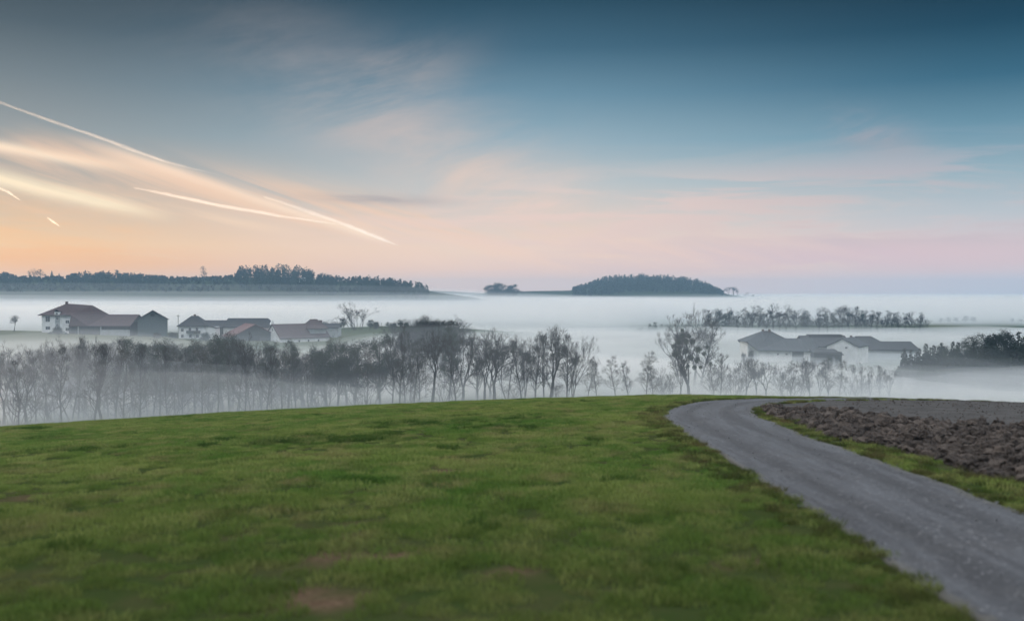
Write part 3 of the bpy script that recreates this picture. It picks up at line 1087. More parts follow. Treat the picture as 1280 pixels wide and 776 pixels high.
def tree_kind(kind, seed):
    """meshes of one kind of tree, about twelve units high at scale one, foot at the origin"""
    rg_ = np.random.RandomState(seed)
    tr, cr, tips = Tubes(), Tubes(), []
    mat = m_twig
    O3, UP = np.array((0, 0, -0.2)), np.array((0, 0, 1.0))
    if kind == 'ash':                            # round spreading bare crown on a short bole
        P = dict(wob=0.10, up=0.035, spread=0.52, shrink=0.83, three=0.5, rmin=0.015, twig=0.75, ntw=5, side=2)
        fork(rg_, tr, cr, tips, O3, UP, 3.0, 0.34, 6, P, 6)
    elif kind == 'fork':                         # parts low into tall spreading limbs
        P = dict(wob=0.11, up=0.075, spread=0.42, shrink=0.86, three=0.4, rmin=0.015, twig=0.7, ntw=5, side=2)
        fork(rg_, tr, cr, tips, O3, UP, 2.5, 0.33, 6, P, 6)
    elif kind == 'willow':                       # several leaning stems from one foot
        P = dict(wob=0.10, up=0.06, spread=0.36, shrink=0.80, three=0.35, rmin=0.015, twig=0.65, ntw=4, side=2)
        k = 2 + seed % 2
        for j in range(k):
            a = j * 6.283 / k + rg_.rand()
            le = 0.10 + 0.20 * rg_.rand()
            fork(rg_, tr, cr, tips, np.array((math.cos(a) * .2, math.sin(a) * .2, -.2)), vn(np.array((math.cos(a) * le, math.sin(a) * le, 1))), 3.6, 0.20, 6, P, 6)
    elif kind == 'alder':                        # tall slim leader with short upswept limbs
        P = dict(wob=0.12, up=0.06, spread=0.45, shrink=0.72, three=0.2, rmin=0.013, twig=0.55, ntw=3, side=3)
        leader(rg_, tr, cr, tips, 11.8, 0.20, 30, 0.16, 0.85, lambda t: 0.6 + 1.25 * (1.05 - t), 3, P)
    elif kind == 'scrub':                        # low brushy bare thicket
        P = dict(wob=0.14, up=0.05, spread=0.4, shrink=0.75, three=0.3, rmin=0.016, twig=0.7, ntw=4, side=2)
        for j in range(14):
            a = rg_.rand() * 6.283
            le = 0.5 * rg_.rand()
            fork(rg_, tr, cr, tips, np.array((math.cos(a), math.sin(a), 0)) * 2.2 * rg_.rand(), vn(np.array((math.cos(a) * le, math.sin(a) * le, 1))), 2.6 + 1.2 * rg_.rand(), 0.07, 3, P, 4 if j == 0 else 99)  # stems after the first are put into the crown mesh
    elif kind == 'brown':                        # slim tree that still carries dark brown leaves and cones
        P = dict(wob=0.12, up=0.02, spread=0.5, shrink=0.75, three=0.2, rmin=0.015, twig=0.4, ntw=1, side=2)
        leader(rg_, tr, cr, tips, 11.8, 0.17, 28, 0.20, 1.05, lambda t: 0.55 + 1.3 * (1.05 - t), 3, P)
        tp = np.array(tips)
        tp = tp[(tp[:, 2] > 3.0) & (rg_.rand(len(tp)) < 0.75)]
        C = np.repeat(tp, 7, 0) + rg_.normal(size=(len(tp) * 7, 3)) * 0.2
        cr.leaves(C, 0.10, rg_)
        mat = m_brown
    elif kind == 'pine':                         # clear bole, ragged dark clumps in the upper half
        P = dict(wob=0.14, up=0.02, spread=0.5, shrink=0.72, three=0.3, rmin=0.016, twig=0.35, ntw=1, side=1)
        leader(rg_, tr, cr, tips, 11.4, 0.19, 32, 0.26, 1.3, lambda t: 0.45 + 1.25 * (1.08 - t), 2, P)
        tp = np.array(tips)
        C = np.repeat(tp, 22, 0)
        C = C + rg_.normal(size=C.shape) * np.array((0.34, 0.34, 0.24))
        cr.leaves(C, 0.12, rg_)
        mat = m_needle
    elif kind == 'bushy':                        # broad dense evergreen, uneven outline
        P = dict(wob=0.14, up=0.05, spread=0.55, shrink=0.82, three=0.5, rmin=0.016, twig=0.5, ntw=2, side=2)
        fork(rg_, tr, cr, tips, O3, UP, 2.2, 0.24, 5, P, 5)
        leader(rg_, tr, cr, tips, 10.0, 0.2, 16, 0.2, 1.1, lambda t: 0.8 + 1.3 * (1.0 - t), 2, P)
        tp = np.array(tips)
        C = np.repeat(tp, 22, 0)
        C = C + rg_.normal(size=C.shape) * 0.36
        cr.leaves(C, 0.14, rg_)
        mat = m_needle
    elif kind == 'spruce':                       # narrow cone of drooping sprays
        tr.tube([(0, 0, -.2), (0, 0, 4), (0, 0, 8), (0, 0, 11.8)], [0.2, 0.15, 0.09, 0.02], 6)
        z_ = 1.2
        while z_ < 11.6:
            Rr = (11.9 - z_) * 0.235 * (0.75 + 0.5 * rg_.rand()) + 0.08
            for j in range(7 if Rr > 0.6 else 5):
                a = rg_.rand() * 6.283
                rr_ = Rr * (0.7 + 0.5 * rg_.rand())
                dv = np.array((math.cos(a), math.sin(a), 0))
                m_ = max(5, int(rr_ * 16))
                t_ = np.sqrt(rg_.rand(m_))
                C = dv[None] * (t_ * rr_)[:, None] + np.array((0, 0, z_)) + np.c_[rg_.normal(size=(m_, 2)) * 0.10 * rr_ ** .5, -0.35 * rr_ * t_ ** 2 + 0.12 * rr_ * t_ ** 4 + rg_.normal(size=m_) * 0.07]
                cr.leaves(C, 0.32, rg_, dirs=np.tile(dv + np.array((0, 0, -0.5)), (m_, 1)))
            z_ += 0.26 + 0.1 * rg_.rand()
        mat = m_needle
    elif kind == 'bushy':                        # broad dense evergreen, uneven outline
        P = dict(lev=3, wob=0.16, up=0.08, taper=0.75, kids=[14, 7, 4], ang=[0.85, 0.7, 0.6], clear=0.18, len0=lambda t: 0.50 * (1.12 - t) ** 0.6 + 0.04, ratio=0.55, rmin=0.02)
        grow(rg_, tr, cr, tips, np.zeros(3), np.array((0, 0, 1.0)), 10.2, 0.26, 3, P)
        tp = np.array(tips)
        C = np.repeat(tp, 10, 0)
        C = C + rg_.normal(size=C.shape) * 0.28
        cr.leaves(C, 0.21, rg_)
        mat = m_needle
    elif kind == 'shrub':                        # knee to man high leafy bush
        for j in range(60):
            a, e = rg_.rand() * 6.283, rg_.rand() ** 0.6
            c_ = np.array((math.cos(a) * (1 - e * .6) * 5, math.sin(a) * (1 - e * .6) * 5, 0.5 + e * 9)) * (0.7 + 0.4 * rg_.rand())
            tr.tube([c_ * 0.02, c_ * np.array((.6, .6, .45)), c_], [0.08, 0.05, 0.02], 3)
            C = c_ + rg_.normal(size=(110, 3)) * 1.0
            cr.leaves(C, 0.4, rg_)
        mat = m_brown if seed % 2 else m_needle
    return tr.mesh('trunk', m_bark), cr.mesh('crown', mat)


def true_height(pair):
    h = 0.1
    for me_ in pair:
        co = np.empty(len(me_.vertices) * 3, np.float32)
        me_.vertices.foreach_get('co', co)
        h = max(h, float(np.percentile(co[2::3], 99.9)))
    return h


KINDS = {'ash': 3, 'alder': 4, 'willow': 3, 'fork': 3, 'scrub': 2, 'brown': 3, 'pine': 3, 'spruce': 3, 'bushy': 3, 'shrub': 2}
LIB = {}
for k_, n_ in KINDS.items():
    for j_ in range(n_):
        pr = tree_kind(k_, 100 + 13 * j_ + len(k_))
        LIB[k_, j_] = (pr, true_height(pr))
trng = random.Random(5)
NAMES = dict(ash='bare_tree', alder='bare_tree', willow='bare_tree', fork='bare_tree', scrub='bare_shrub', brown='bare_tree', pine='pine_tree', spruce='spruce_tree', bushy='evergreen_tree', shrub='shrub')
WHOLE = {}


def whole(key):
    """trunk and crown in one mesh, for trees too far to show their parts"""
    if key not in WHOLE:
        bm_ = bmesh.new()
        bm_.from_mesh(LIB[key][0][1])
        nf_ = len(bm_.faces)
        bm_.from_mesh(LIB[key][0][0])
        bm_.faces.ensure_lookup_table()
        for f_ in bm_.faces[nf_:]:
            f_.material_index = 1
        me_ = bpy.data.meshes.new(NAMES[key[0]])
        bm_.to_mesh(me_)
        bm_.free()
        me_.materials.append(LIB[key][0][1].materials[0])
        me_.materials.append(m_bark)
        WHOLE[key] = me_
    return WHOLE[key]


def plant(kind, px, top, Y, label, group=None, var=None, wide=1.0, parts=True, x=None, h=None):
    """a tree on the land at distance Y whose top stands at a row of the photograph"""
    var = trng.randrange(KINDS[kind]) if var is None else var
    pr, hh = LIB[kind, var]
    x = at(px, 365, Y).x if x is None else x
    z0 = gz(x, Y)
    h = (at(px, top, Y).z - z0) if h is None else h
    s_ = max(h, 1.2) / hh
    rz = trng.uniform(0, 6.283)
    cat = 'shrub' if 'shrub' in NAMES[kind] else 'tree'
    if parts:
        e_ = empty(NAMES[kind], (x, Y, z0 - 0.15), rz)
        for me_ in pr:
            link_mesh(me_.name.split('.')[0], me_, e_)
    else:
        e_ = link_mesh(NAMES[kind], whole((kind, var)))
        e_.location, e_.rotation_euler = (x, Y, z0 - 0.15), (0, 0, rz)
    w_ = s_ * wide
    e_.scale = (w_, w_, s_)
    return tag(e_, label, cat, group)


ORD = ['first', 'second', 'third', 'fourth', 'fifth', 'sixth', 'seventh', 'eighth', 'ninth', 'tenth', 'eleventh', 'twelfth', 'thirteenth', 'fourteenth', 'fifteenth', 'sixteenth', 'seventeenth', 'eighteenth', 'nineteenth', 'twentieth',
       'twenty-first', 'twenty-second', 'twenty-third', 'twenty-fourth', 'twenty-fifth', 'twenty-sixth', 'twenty-seventh', 'twenty-eighth', 'twenty-ninth', 'thirtieth']
DESC = dict(ash='round bare tree', alder='slim straight bare tree', willow='bare many-stemmed tree', fork='forked bare tree', scrub='brushy bare thicket', brown='slim brown-crowned tree', pine='dark bare-legged pine', spruce='pointed dark spruce', bushy='broad dense dark evergreen', shrub='low bush')

# the near row, in the fog just below the meadow: (kind, column, row of the top, distance)
ROW = [
    ('fork', 3, 446, 138), ('willow', 12, 440, 152), ('alder', 21, 455, 132), ('ash', 32, 436, 140), ('alder', 43, 452, 146), ('fork', 58, 440, 148), ('alder', 67, 446, 158), ('alder', 76, 438, 142), ('willow', 88, 432, 150),
    ('alder', 97, 428, 158), ('ash', 106, 430, 160), ('alder', 117, 436, 140), ('fork', 125, 430, 144), ('alder', 134, 438, 160), ('alder', 143, 430, 150), ('brown', 153, 440, 146), ('pine', 166, 430, 158), ('alder', 174, 438, 148), ('pine', 183, 436, 162),
    ('brown', 191, 442, 156), ('pine', 199, 431, 154), ('alder', 208, 440, 150), ('brown', 217, 438, 160), ('alder', 227, 446, 152), ('pine', 243, 432, 158), ('brown', 252, 436, 150), ('alder', 260, 440, 164), ('pine', 272, 425, 154), ('brown', 279, 430, 166),
    ('pine', 286, 423, 160), ('fork', 297, 425, 156), ('alder', 306, 432, 152), ('willow', 314, 436, 162), ('brown', 326, 446, 158), ('alder', 333, 440, 150), ('pine', 339, 434, 160), ('pine', 360, 431, 162), ('brown', 352, 446, 156), ('alder', 369, 448, 158), ('brown', 385, 446, 160),
    ('bushy', 408, 434, 164), ('bushy', 422, 424, 166), ('fork', 434, 422, 172), ('bushy', 444, 427, 168), ('brown', 458, 436, 164), ('bushy', 475, 419, 170), ('alder', 490, 424, 166), ('alder', 499, 411, 162), ('alder', 506, 418, 168), ('brown', 517, 428, 166), ('alder', 524, 424, 172),
    ('ash', 540, 411, 160), ('pine', 561, 410, 172), ('alder', 570, 420, 164), ('fork', 578, 413, 170), ('alder', 597, 416, 174), ('fork', 606, 411, 164), ('ash', 618, 416, 166), ('willow', 634, 422, 170), ('alder', 652, 420, 166), ('willow', 656, 424, 172), ('alder', 669, 416, 168),
    ('ash', 688, 407, 164), ('alder', 680, 418, 172), ('alder', 709, 418, 168), ('willow', 716, 422, 170),
    ('brown', 735, 449, 176), ('brown', 746, 446, 172), ('brown', 770, 444, 174), ('alder', 786, 450, 178), ('brown', 808, 438, 174), ('alder', 817, 448, 182), ('scrub', 833, 458, 184), ('willow', 850, 449, 180),
    ('alder', 893, 442, 190), ('alder', 901, 440, 188), ('scrub', 922, 445, 196), ('ash', 932, 446, 190), ('fork', 946, 446, 194), ('ash', 959, 451, 188), ('willow', 977, 453, 194), ('alder', 988, 450, 190), ('alder', 1001, 447, 198), ('fork', 1014, 446, 192), ('willow', 1025, 448, 196), ('alder', 1037, 446, 190),
    ('brown', 1050, 448, 194), ('willow', 1062, 452, 196), ('alder', 1077, 457, 200), ('fork', 1088, 455, 196), ('alder', 1100, 456, 200), ('willow', 1113, 458, 198),
]
SECT = [(0, 'left of the big red-roofed farmhouse'), (50, 'below the big red-roofed farmhouse'), (166, 'below the grey gabled barn'), (215, 'below the white house with a balcony'), (300, 'below the dark barn and white gable'), (398, 'below the long hedge on the rise'), (530, 'in the dark middle of the misty row'), (585, 'before the open white fog'), (725, 'in the low gap before the mistletoe tree'), (885, 'below the right farm'), (1043, 'between the right farm and the dark wood')]
count = {}
for kind, cpx, top, Y in ROW:
    sec = [t for a, t in SECT if cpx >= a][-1]
    c_ = count[kind, sec] = count.get((kind, sec), 0) + 1
tot = dict(count)
count = {}
for kind, cpx, top, Y in ROW:
    sec = [t for a, t in SECT if cpx >= a][-1]
    c_ = count[kind, sec] = count.get((kind, sec), 0) + 1
    lab = f"{DESC[kind]} {sec}" if tot[kind, sec] == 1 else f"{ORD[c_ - 1]} {DESC[kind]} from left, {sec}"
    wide = {'ash': 0.85, 'bushy': 0.9, 'alder': 0.85, 'willow': 0.75, 'fork': 0.78, 'pine': 0.85}.get(kind, 0.9) * trng.uniform(0.9, 1.1)
    plant(kind, cpx, top - np.interp(cpx, [0, 330, 420, 720, 730], [10, 10, 4, 3, 1]), Y, lab, 'trees of the misty row below the meadow', wide=wide)
# trees deeper in the row
for i in range(78):
    cpx = 2 + i * 5.25 + trng.uniform(-2.5, 2.5)
    top = np.interp(cpx, [0, 60, 100, 250, 290, 330, 400], [444, 432, 426, 430, 424, 434, 432]) + trng.uniform(-5, 9)
    plant(trng.choice(['alder', 'alder', 'fork', 'brown', 'brown', 'pine', 'ash']), cpx, top, 172 + trng.uniform(-4, 16), 'thin pale bare tree deeper in the misty row, behind its front trunks', 'trees deeper in the misty row')
for i in range(16):
    cpx = 410 + i * 20 + trng.uniform(-6, 6)
    plant(trng.choice(['alder', 'fork', 'brown']), cpx, np.interp(cpx, [400, 540, 720], [432, 426, 436]) + trng.uniform(-2, 10), 184 + trng.uniform(-4, 12), 'thin bare tree behind the front trunks in the middle of the misty row', 'trees deeper in the middle of the misty row')
# brush between their feet
for cpx, top, Y, w_ in [(18, 486, 140, 1.6), (60, 490, 146, 1.8), (110, 488, 150, 1.6), (160, 492, 150, 1.7), (215, 490, 154, 1.8), (262, 488, 156, 1.6), (310, 486, 156, 1.6), (350, 484, 158, 1.6), (400, 474, 160, 1.6), (455, 472, 164, 1.6), (510, 474, 164, 1.6), (555, 476, 166, 1.6), (640, 474, 170, 1.5), (695, 474, 168, 1.4), (830, 470, 186, 1.6), (910, 466, 192, 1.8), (990, 468, 194, 1.8), (1075, 470, 198, 1.8)]:
    plant('scrub', cpx, top, Y, 'low bare brush at the foot of the misty tree row', 'brush at the foot of the misty row', wide=w_)

# the mistletoe tree and the two crowns behind it
mt = plant('fork', 863, 404, 184, 'bare forked tree full of dark round mistletoe balls', var=1, wide=0.85)
fh = LIB['fork', 1][1]
for cpx, cpy, r_ in [(843, 433, 7), (844, 442, 8.5), (853, 420, 6), (858, 427, 6), (848, 428, 5), (861, 420, 5), (866, 427, 6.5), (872, 437, 7.5), (857, 439, 6), (863, 447, 7.5), (871, 450, 6.5), (855, 452, 5.5), (884, 434, 4.5), (888, 454, 3.5), (880, 442, 5), (850, 447, 5), (868, 459, 5.5), (876, 459, 4.5), (860, 458, 5), (853, 413, 4)]:
    rgm = np.random.RandomState(int(cpx * 7 + cpy))
    tb = Tubes()
    n_ = 330
    dv = rgm.normal(size=(n_, 3))
    dv /= np.linalg.norm(dv, axis=1)[:, None]
    rad_ = r_ / FPX * 184 * 0.46
    tb.leaves(dv * rad_ * (rgm.rand(n_) ** 0.8)[:, None] * 1.15, rad_ * 0.42, rgm, dirs=dv)
    ball = link_mesh('mistletoe', tb.mesh('mistletoe', m_mistle), mt)
    w_ = at(cpx, cpy, 184 + rgm.uniform(-1.6, 1.6))
    ball.matrix_parent_inverse = Matrix()
    M = Matrix.LocRotScale(mt.location, mt.rotation_euler, mt.scale)
    ball.location = M.inverted() @ w_
    ball.scale = (1 / mt.scale[0], 1 / mt.scale[1], 1 / mt.scale[2])
plant('ash', 868, 382, 236, 'tall round bare crown rising behind the mistletoe tree', var=0, wide=0.75)
plant('fork', 848, 392, 240, 'paler bare tree at the left behind the mistletoe tree', var=2, wide=0.7)
plant('alder', 876, 394, 232, 'slim bare tree at the right behind the mistletoe tree', wide=1.2)

# dark wood at the right
WOOD = [(1126, 468), (1131, 438), (1139, 440), (1146, 442), (1150, 436), (1158, 431), (1163, 437), (1168, 431), (1174, 434), (1178, 430), (1185, 432), (1192, 428), (1198, 430), (1204, 426), (1211, 424), (1217, 427), (1224, 420), (1231, 422), (1237, 420), (1243, 418), (1250, 421), (1255, 416), (1260, 415), (1266, 419), (1273, 417), (1279, 420), (1287, 416), (1296, 418), (1306, 414)]
for i, (cpx, top) in enumerate(WOOD):
    kd = 'spruce' if cpx < 1180 else trng.choice(['pine', 'spruce', 'bushy', 'alder', 'spruce'])
    nm = {'spruce': 'pointed spruce', 'pine': 'ragged pine', 'bushy': 'broad dark tree', 'alder': 'slim bare tree'}[kd]
    plant(kd, cpx, top - 2 + trng.uniform(-3.5, 1.5), 228 + trng.uniform(-6, 8), f'{nm}, {ORD[i]} from the left along the edge of the dark wood', 'trees of the dark wood at the right', wide={'spruce': 0.95, 'alder': 1.1}.get(kd, 1.15))
for i in range(48):
    cpx = 1124 + i * 4.0
    plant(trng.choice(['bushy', 'spruce', 'spruce', 'pine', 'spruce'] if cpx > 1165 else ['spruce']), cpx, np.interp(cpx, [1124, 1170, 1300], [452, 438, 424]) + trng.uniform(0, 14), 222 + trng.uniform(-6, 34), 'dark tree crowded inside the wood behind the ploughed field', 'trees crowded inside the dark wood', wide=1.5)

# trees behind the right farm
n = 0
BEH = [(800, 408, 'scrub'), (812, 404, 'pine'), (818, 402, 'pine'), (827, 404, 'brown'), (836, 405, 'scrub'), (884, 386, 'alder'), (892, 384, 'ash'), (903, 383, 'ash'), (912, 387, 'brown'), (922, 387, 'fork'), (931, 383, 'brown'), (941, 381, 'fork'), (948, 381, 'brown'), (957, 386, 'alder'), (966, 378, 'fork'), (974, 379, 'ash'), (982, 385, 'brown'), (995, 384, 'ash'), (1005, 388, 'brown'), (1012, 387, 'brown'), (1024, 383, 'fork'), (1034, 383, 'ash'), (1042, 388, 'brown'),
       (1054, 381, 'ash'), (1062, 380, 'fork'), (1071, 382, 'alder'), (1080, 385, 'fork'), (1088, 387, 'alder'), (1098, 387, 'fork'), (1107, 387, 'alder'), (1115, 388, 'fork'), (1124, 389, 'alder'), (1133, 390, 'fork'), (1141, 388, 'ash'), (1150, 389, 'fork'), (1156, 394, 'scrub')]
for i, (cpx, top, kd) in enumerate(BEH):
    lab = f'{DESC[kd]}, {ORD[i] if i < 30 else "late " + ORD[i - 30]} from left in the tree line behind the right farm'
    if i >= 30:
        lab = f'{DESC[kd]}, {ORD[len(BEH) - 1 - i]} from the right end of the tree line behind the farm'
    plant(kd, cpx, top, 560 + trng.uniform(-14, 14), lab, 'tree line behind the right farm', wide=1.15 if kd in ('brown', 'alder', 'pine') else 0.85, parts=True)
for i in range(40):
    plant(trng.choice(['brown', 'brown', 'scrub', 'fork', 'pine']), 886 + i * 6.8, np.interp(886 + i * 6.8, [886, 1000, 1160], [390, 390, 395]) + trng.uniform(-3, 5), 560 + trng.uniform(-10, 34), 'undergrowth tree filling the foot of the tree line behind the right farm', 'undergrowth of the tree line behind the right farm', wide=1.2, parts=False)
for cpx, top, kd in [(1176, 397, 'bushy'), (1186, 396, 'bushy'), (1196, 396, 'bushy'), (1207, 394, 'bushy'), (1217, 395, 'bushy'), (1265, 397, 'bushy'), (1276, 398, 'bushy')]:
    plant(kd, cpx, top, 760, 'small dark tree in the short row left over in the fog at far right', 'short tree row in the fog at far right', wide=1.6, parts=False)

# round tree and hedge on the rise beside the left farm
plant('scrub', 445, 377, 480, 'round bare tree standing alone above the hedge right of the left farm', var=0, wide=1.5)['category'] = 'tree'
plant('ash', 17, 393, 428, 'small round bare tree alone on the slope at the left edge', var=1, wide=1.0)
for i, (cpx, top, kd, w_) in enumerate([(404, 400, 'shrub', 1.3), (420, 398, 'scrub', 1.4), (430, 397, 'bushy', 1.3), (462, 399, 'bushy', 1.5), (470, 401, 'shrub', 1.2), (484, 402, 'bushy', 1.3), (491, 402, 'shrub', 1.3), (500, 399, 'bushy', 1.3), (508, 402, 'shrub', 1.2)]):
    plant(kd, cpx, top, 478 + (i % 3) * 5, f'{DESC[kd]}, {ORD[i]} from left in the hedge beside the round tree', 'hedge on the rise right of the left farm', wide=w_, parts=False)
for i, (cpx, top, kd) in enumerate([(514, 398, 'fork'), (521, 395, 'ash'), (529, 394, 'pine'), (537, 395, 'ash'), (546, 394, 'fork'), (555, 397, 'ash'), (564, 399, 'pine'), (572, 402, 'ash'), (517, 402, 'pine'), (533, 401, 'bushy'), (551, 402, 'pine')]):
    plant(kd, cpx, top, 262 + trng.uniform(-8, 8), f'{DESC[kd]}, {ORD[i]} in the dark clump topping the middle of the misty row', 'dark clump above the middle of the misty row', wide=1.25)

# the wooded ridges: the trees one can tell apart on the left crest
CREST = [(6, 341, 'bushy'), (38, 338, 'alder'), (44, 335, 'scrub'), (51, 336, 'alder'), (57, 341, 'ash'), (65, 338, 'spruce'), (74, 341, 'spruce'), (147, 337, 'bushy'), (168, 340, 'spruce'), (256, 332, 'alder'),
         (305, 336, 'fork'), (312, 335, 'fork'), (322, 332, 'spruce'), (331, 331, 'fork'), (340, 333, 'spruce'), (349, 334, 'spruce'), (369, 336, 'spruce'), (380, 337, 'fork'), (388, 337, 'spruce'), (400, 344, 'alder'), (410, 348, 'spruce'), (424, 349, 'bushy'), (455, 349, 'ash'), (464, 347, 'fork'), (472, 347, 'ash'), (480, 347, 'fork'), (488, 349, 'ash'), (500, 356, 'bushy'), (512, 354, 'ash'), (523, 357, 'spruce')]
NB = {256: 'tall lone bare tree standing by itself on the left ridge', 147: 'round dark tree bulging above the left ridge line', 388: 'tall pointed spruce at the right end of the left hilltop wood'}
for i, (cpx, top, kd) in enumerate(CREST):
    plant(kd, cpx, top, 1150, NB.get(cpx, f'{DESC[kd]}, {ORD[i]} of the taller trees from left along the left ridge'), 'taller trees along the left ridge', wide=1.5 if kd in ('fork', 'alder', 'ash') else 1.25, parts=False)
for i, (cpx, top, kd) in enumerate([(612, 356, 'bushy'), (619, 354, 'bushy'), (626, 353, 'bushy'), (634, 355, 'bushy'), (642, 355, 'bushy')]):
    plant(kd, cpx, top, 1420, f'{DESC[kd]}, {ORD[i]} of the small grove between the two hills', 'small grove between the hills', wide=1.5, parts=False)
for i, (cpx, top, kd) in enumerate([(905, 360, 'ash'), (911, 358, 'fork'), (917, 358, 'ash'), (922, 361, 'fork'), (934, 365, 'ash'), (941, 368, 'bushy')]):
    plant(kd, cpx, top, 1540, f'{DESC[kd]}, {ORD[i]} of the loose trees at right end of the wooded hill', 'loose trees right of the wooded hill', wide=1.5, parts=False)
plant('bushy', 1260, 369, 1500, 'tiny dark treetop floating above the fog at far right', wide=1.6, parts=False)


# the woods on the hills read as one mass each
def forest(name, spots, label, seed):
    rg_ = np.random.RandomState(seed)
    tb = Tubes()
    for x_, y_, h_, conifer in spots:
        z_ = gz(x_, y_) - 0.5
        if conifer:
            tb.tube([(x_, y_, z_), (x_, y_, z_ + h_ * .95)], [0.25, 0.05], 3)
            m_ = 46
            t_ = rg_.rand(m_) ** 0.8
            a_ = rg_.rand(m_) * 6.283
            r_ = (1 - t_) * h_ * 0.20 * (0.5 + 0.6 * rg_.rand(m_)) + 0.1
            C = np.c_[x_ + np.cos(a_) * r_, y_ + np.sin(a_) * r_, z_ + h_ * (0.08 + 0.92 * t_)]
            tb.leaves(C, 1.5, rg_, dirs=np.c_[np.cos(a_), np.sin(a_), np.full(m_, -0.4)])
        else:
            tb.tube([(x_, y_, z_), (x_, y_, z_ + h_ * .7)], [0.3, 0.12], 3)
            m_ = 60
            d_ = rg_.normal(size=(m_, 3))
            d_ /= np.linalg.norm(d_, axis=1)[:, None]
            rr_ = rg_.rand(m_) ** 0.33
            C = np.array((x_, y_, z_ + h_ * 0.6)) + d_ * rr_[:, None] * np.array((h_ * .33, h_ * .33, h_ * .42))
            tb.leaves(C, 1.3, rg_)
    o_ = link_mesh(name, tb.mesh(name, m_needle))
    return tag(o_, label, kind='stuff')


rf = np.random.RandomState(3)
sp = []
for i in range(1300):                            # the hill in the middle
    cpx = rf.uniform(716, 904)
    Y = rf.uniform(1440, 1640)
    h_ = (5 + 10 * rf.rand() ** 1.3) * np.interp(cpx, [716, 735, 750, 865, 885, 904], [0.5, 0.7, 1, 1, 0.7, 0.3])
    sp.append((at(cpx, 365, Y).x, Y, h_, rf.rand() < 0.7))
forest('forest', sp, 'dark wood covering the hill in the middle distance', 1)
sp = []
for i in range(1700):                            # the left ridge
    cpx = rf.uniform(-60, 535)
    Y = rf.uniform(1010, 1165)
    hm = np.interp(cpx, [-60, 0, 14, 25, 78, 90, 110, 185, 212, 225, 292, 300, 330, 380, 395, 430, 450, 490, 530], [7, 7, 5, 2, 2, 6, 7, 6, 3, 1.5, 1.5, 12, 13, 12, 8, 5, 8, 9, 7])
    hm = max(hm, 3.2)
    sp.append((at(cpx, 365, Y).x, Y, hm * rf.uniform(0.4, 1.3), rf.rand() < 0.6))
forest('forest', sp, 'dark woods and hedges covering the long ridge at left', 2)

# ------------------------------------------------------------------ farms
m_redroof = mat_plain('red_tiles', (0.066, 0.040, 0.039), (0.044, 0.033, 0.034), 0.8, 0.8, 0.2, stretch=(1, 1, 4))
m_redroof2 = mat_plain('bright_red_tiles', (0.12, 0.052, 0.047), (0.085, 0.044, 0.042), 0.7, 0.8, 0.2)
m_greyroof = mat_plain('grey_slates', (0.028, 0.030, 0.033), (0.018, 0.020, 0.023), 0.8, 0.85, 0.15, stretch=(1, 1, 4))
m_seam = mat_plain('seamed_roof', (0.015, 0.019, 0.023), (0.038, 0.044, 0.050), 1.0, 0.8, 0.15, stretch=(2.2, 0.12, 0.12))
m_white = mat_plain('white_render', (0.74, 0.74, 0.72), (0.60, 0.60, 0.58), 0.5, 0.9, 0.1)
m_pale = mat_plain('grey_render', (0.34, 0.36, 0.36), (0.26, 0.28, 0.28), 0.5, 0.9, 0.1)
m_wood = mat_plain('weathered_boards', (0.075, 0.075, 0.072), (0.045, 0.048, 0.048), 1.2, 0.9, 0.1, stretch=(4, 4, 0.4))
m_teal = mat_plain('grey_green_boards', (0.085, 0.105, 0.105), (0.060, 0.078, 0.080), 1.0, 0.9, 0.1, stretch=(4, 4, 0.4))
m_glass, N, o = new_mat('dark_pane')
p = princ(N, o, 0.12, 0.5)
p.inputs['Base Color'].default_value = (0.02, 0.022, 0.026, 1)
m_dark = mat_plain('dark_opening', (0.02, 0.02, 0.02), (0.012, 0.012, 0.012), 1)
m_trim = mat_plain('white_trim', (0.7, 0.7, 0.68), (0.6, 0.6, 0.58), 1)
m_brick = mat_plain('chimney_brick', (0.11, 0.065, 0.055), (0.07, 0.05, 0.045), 3)


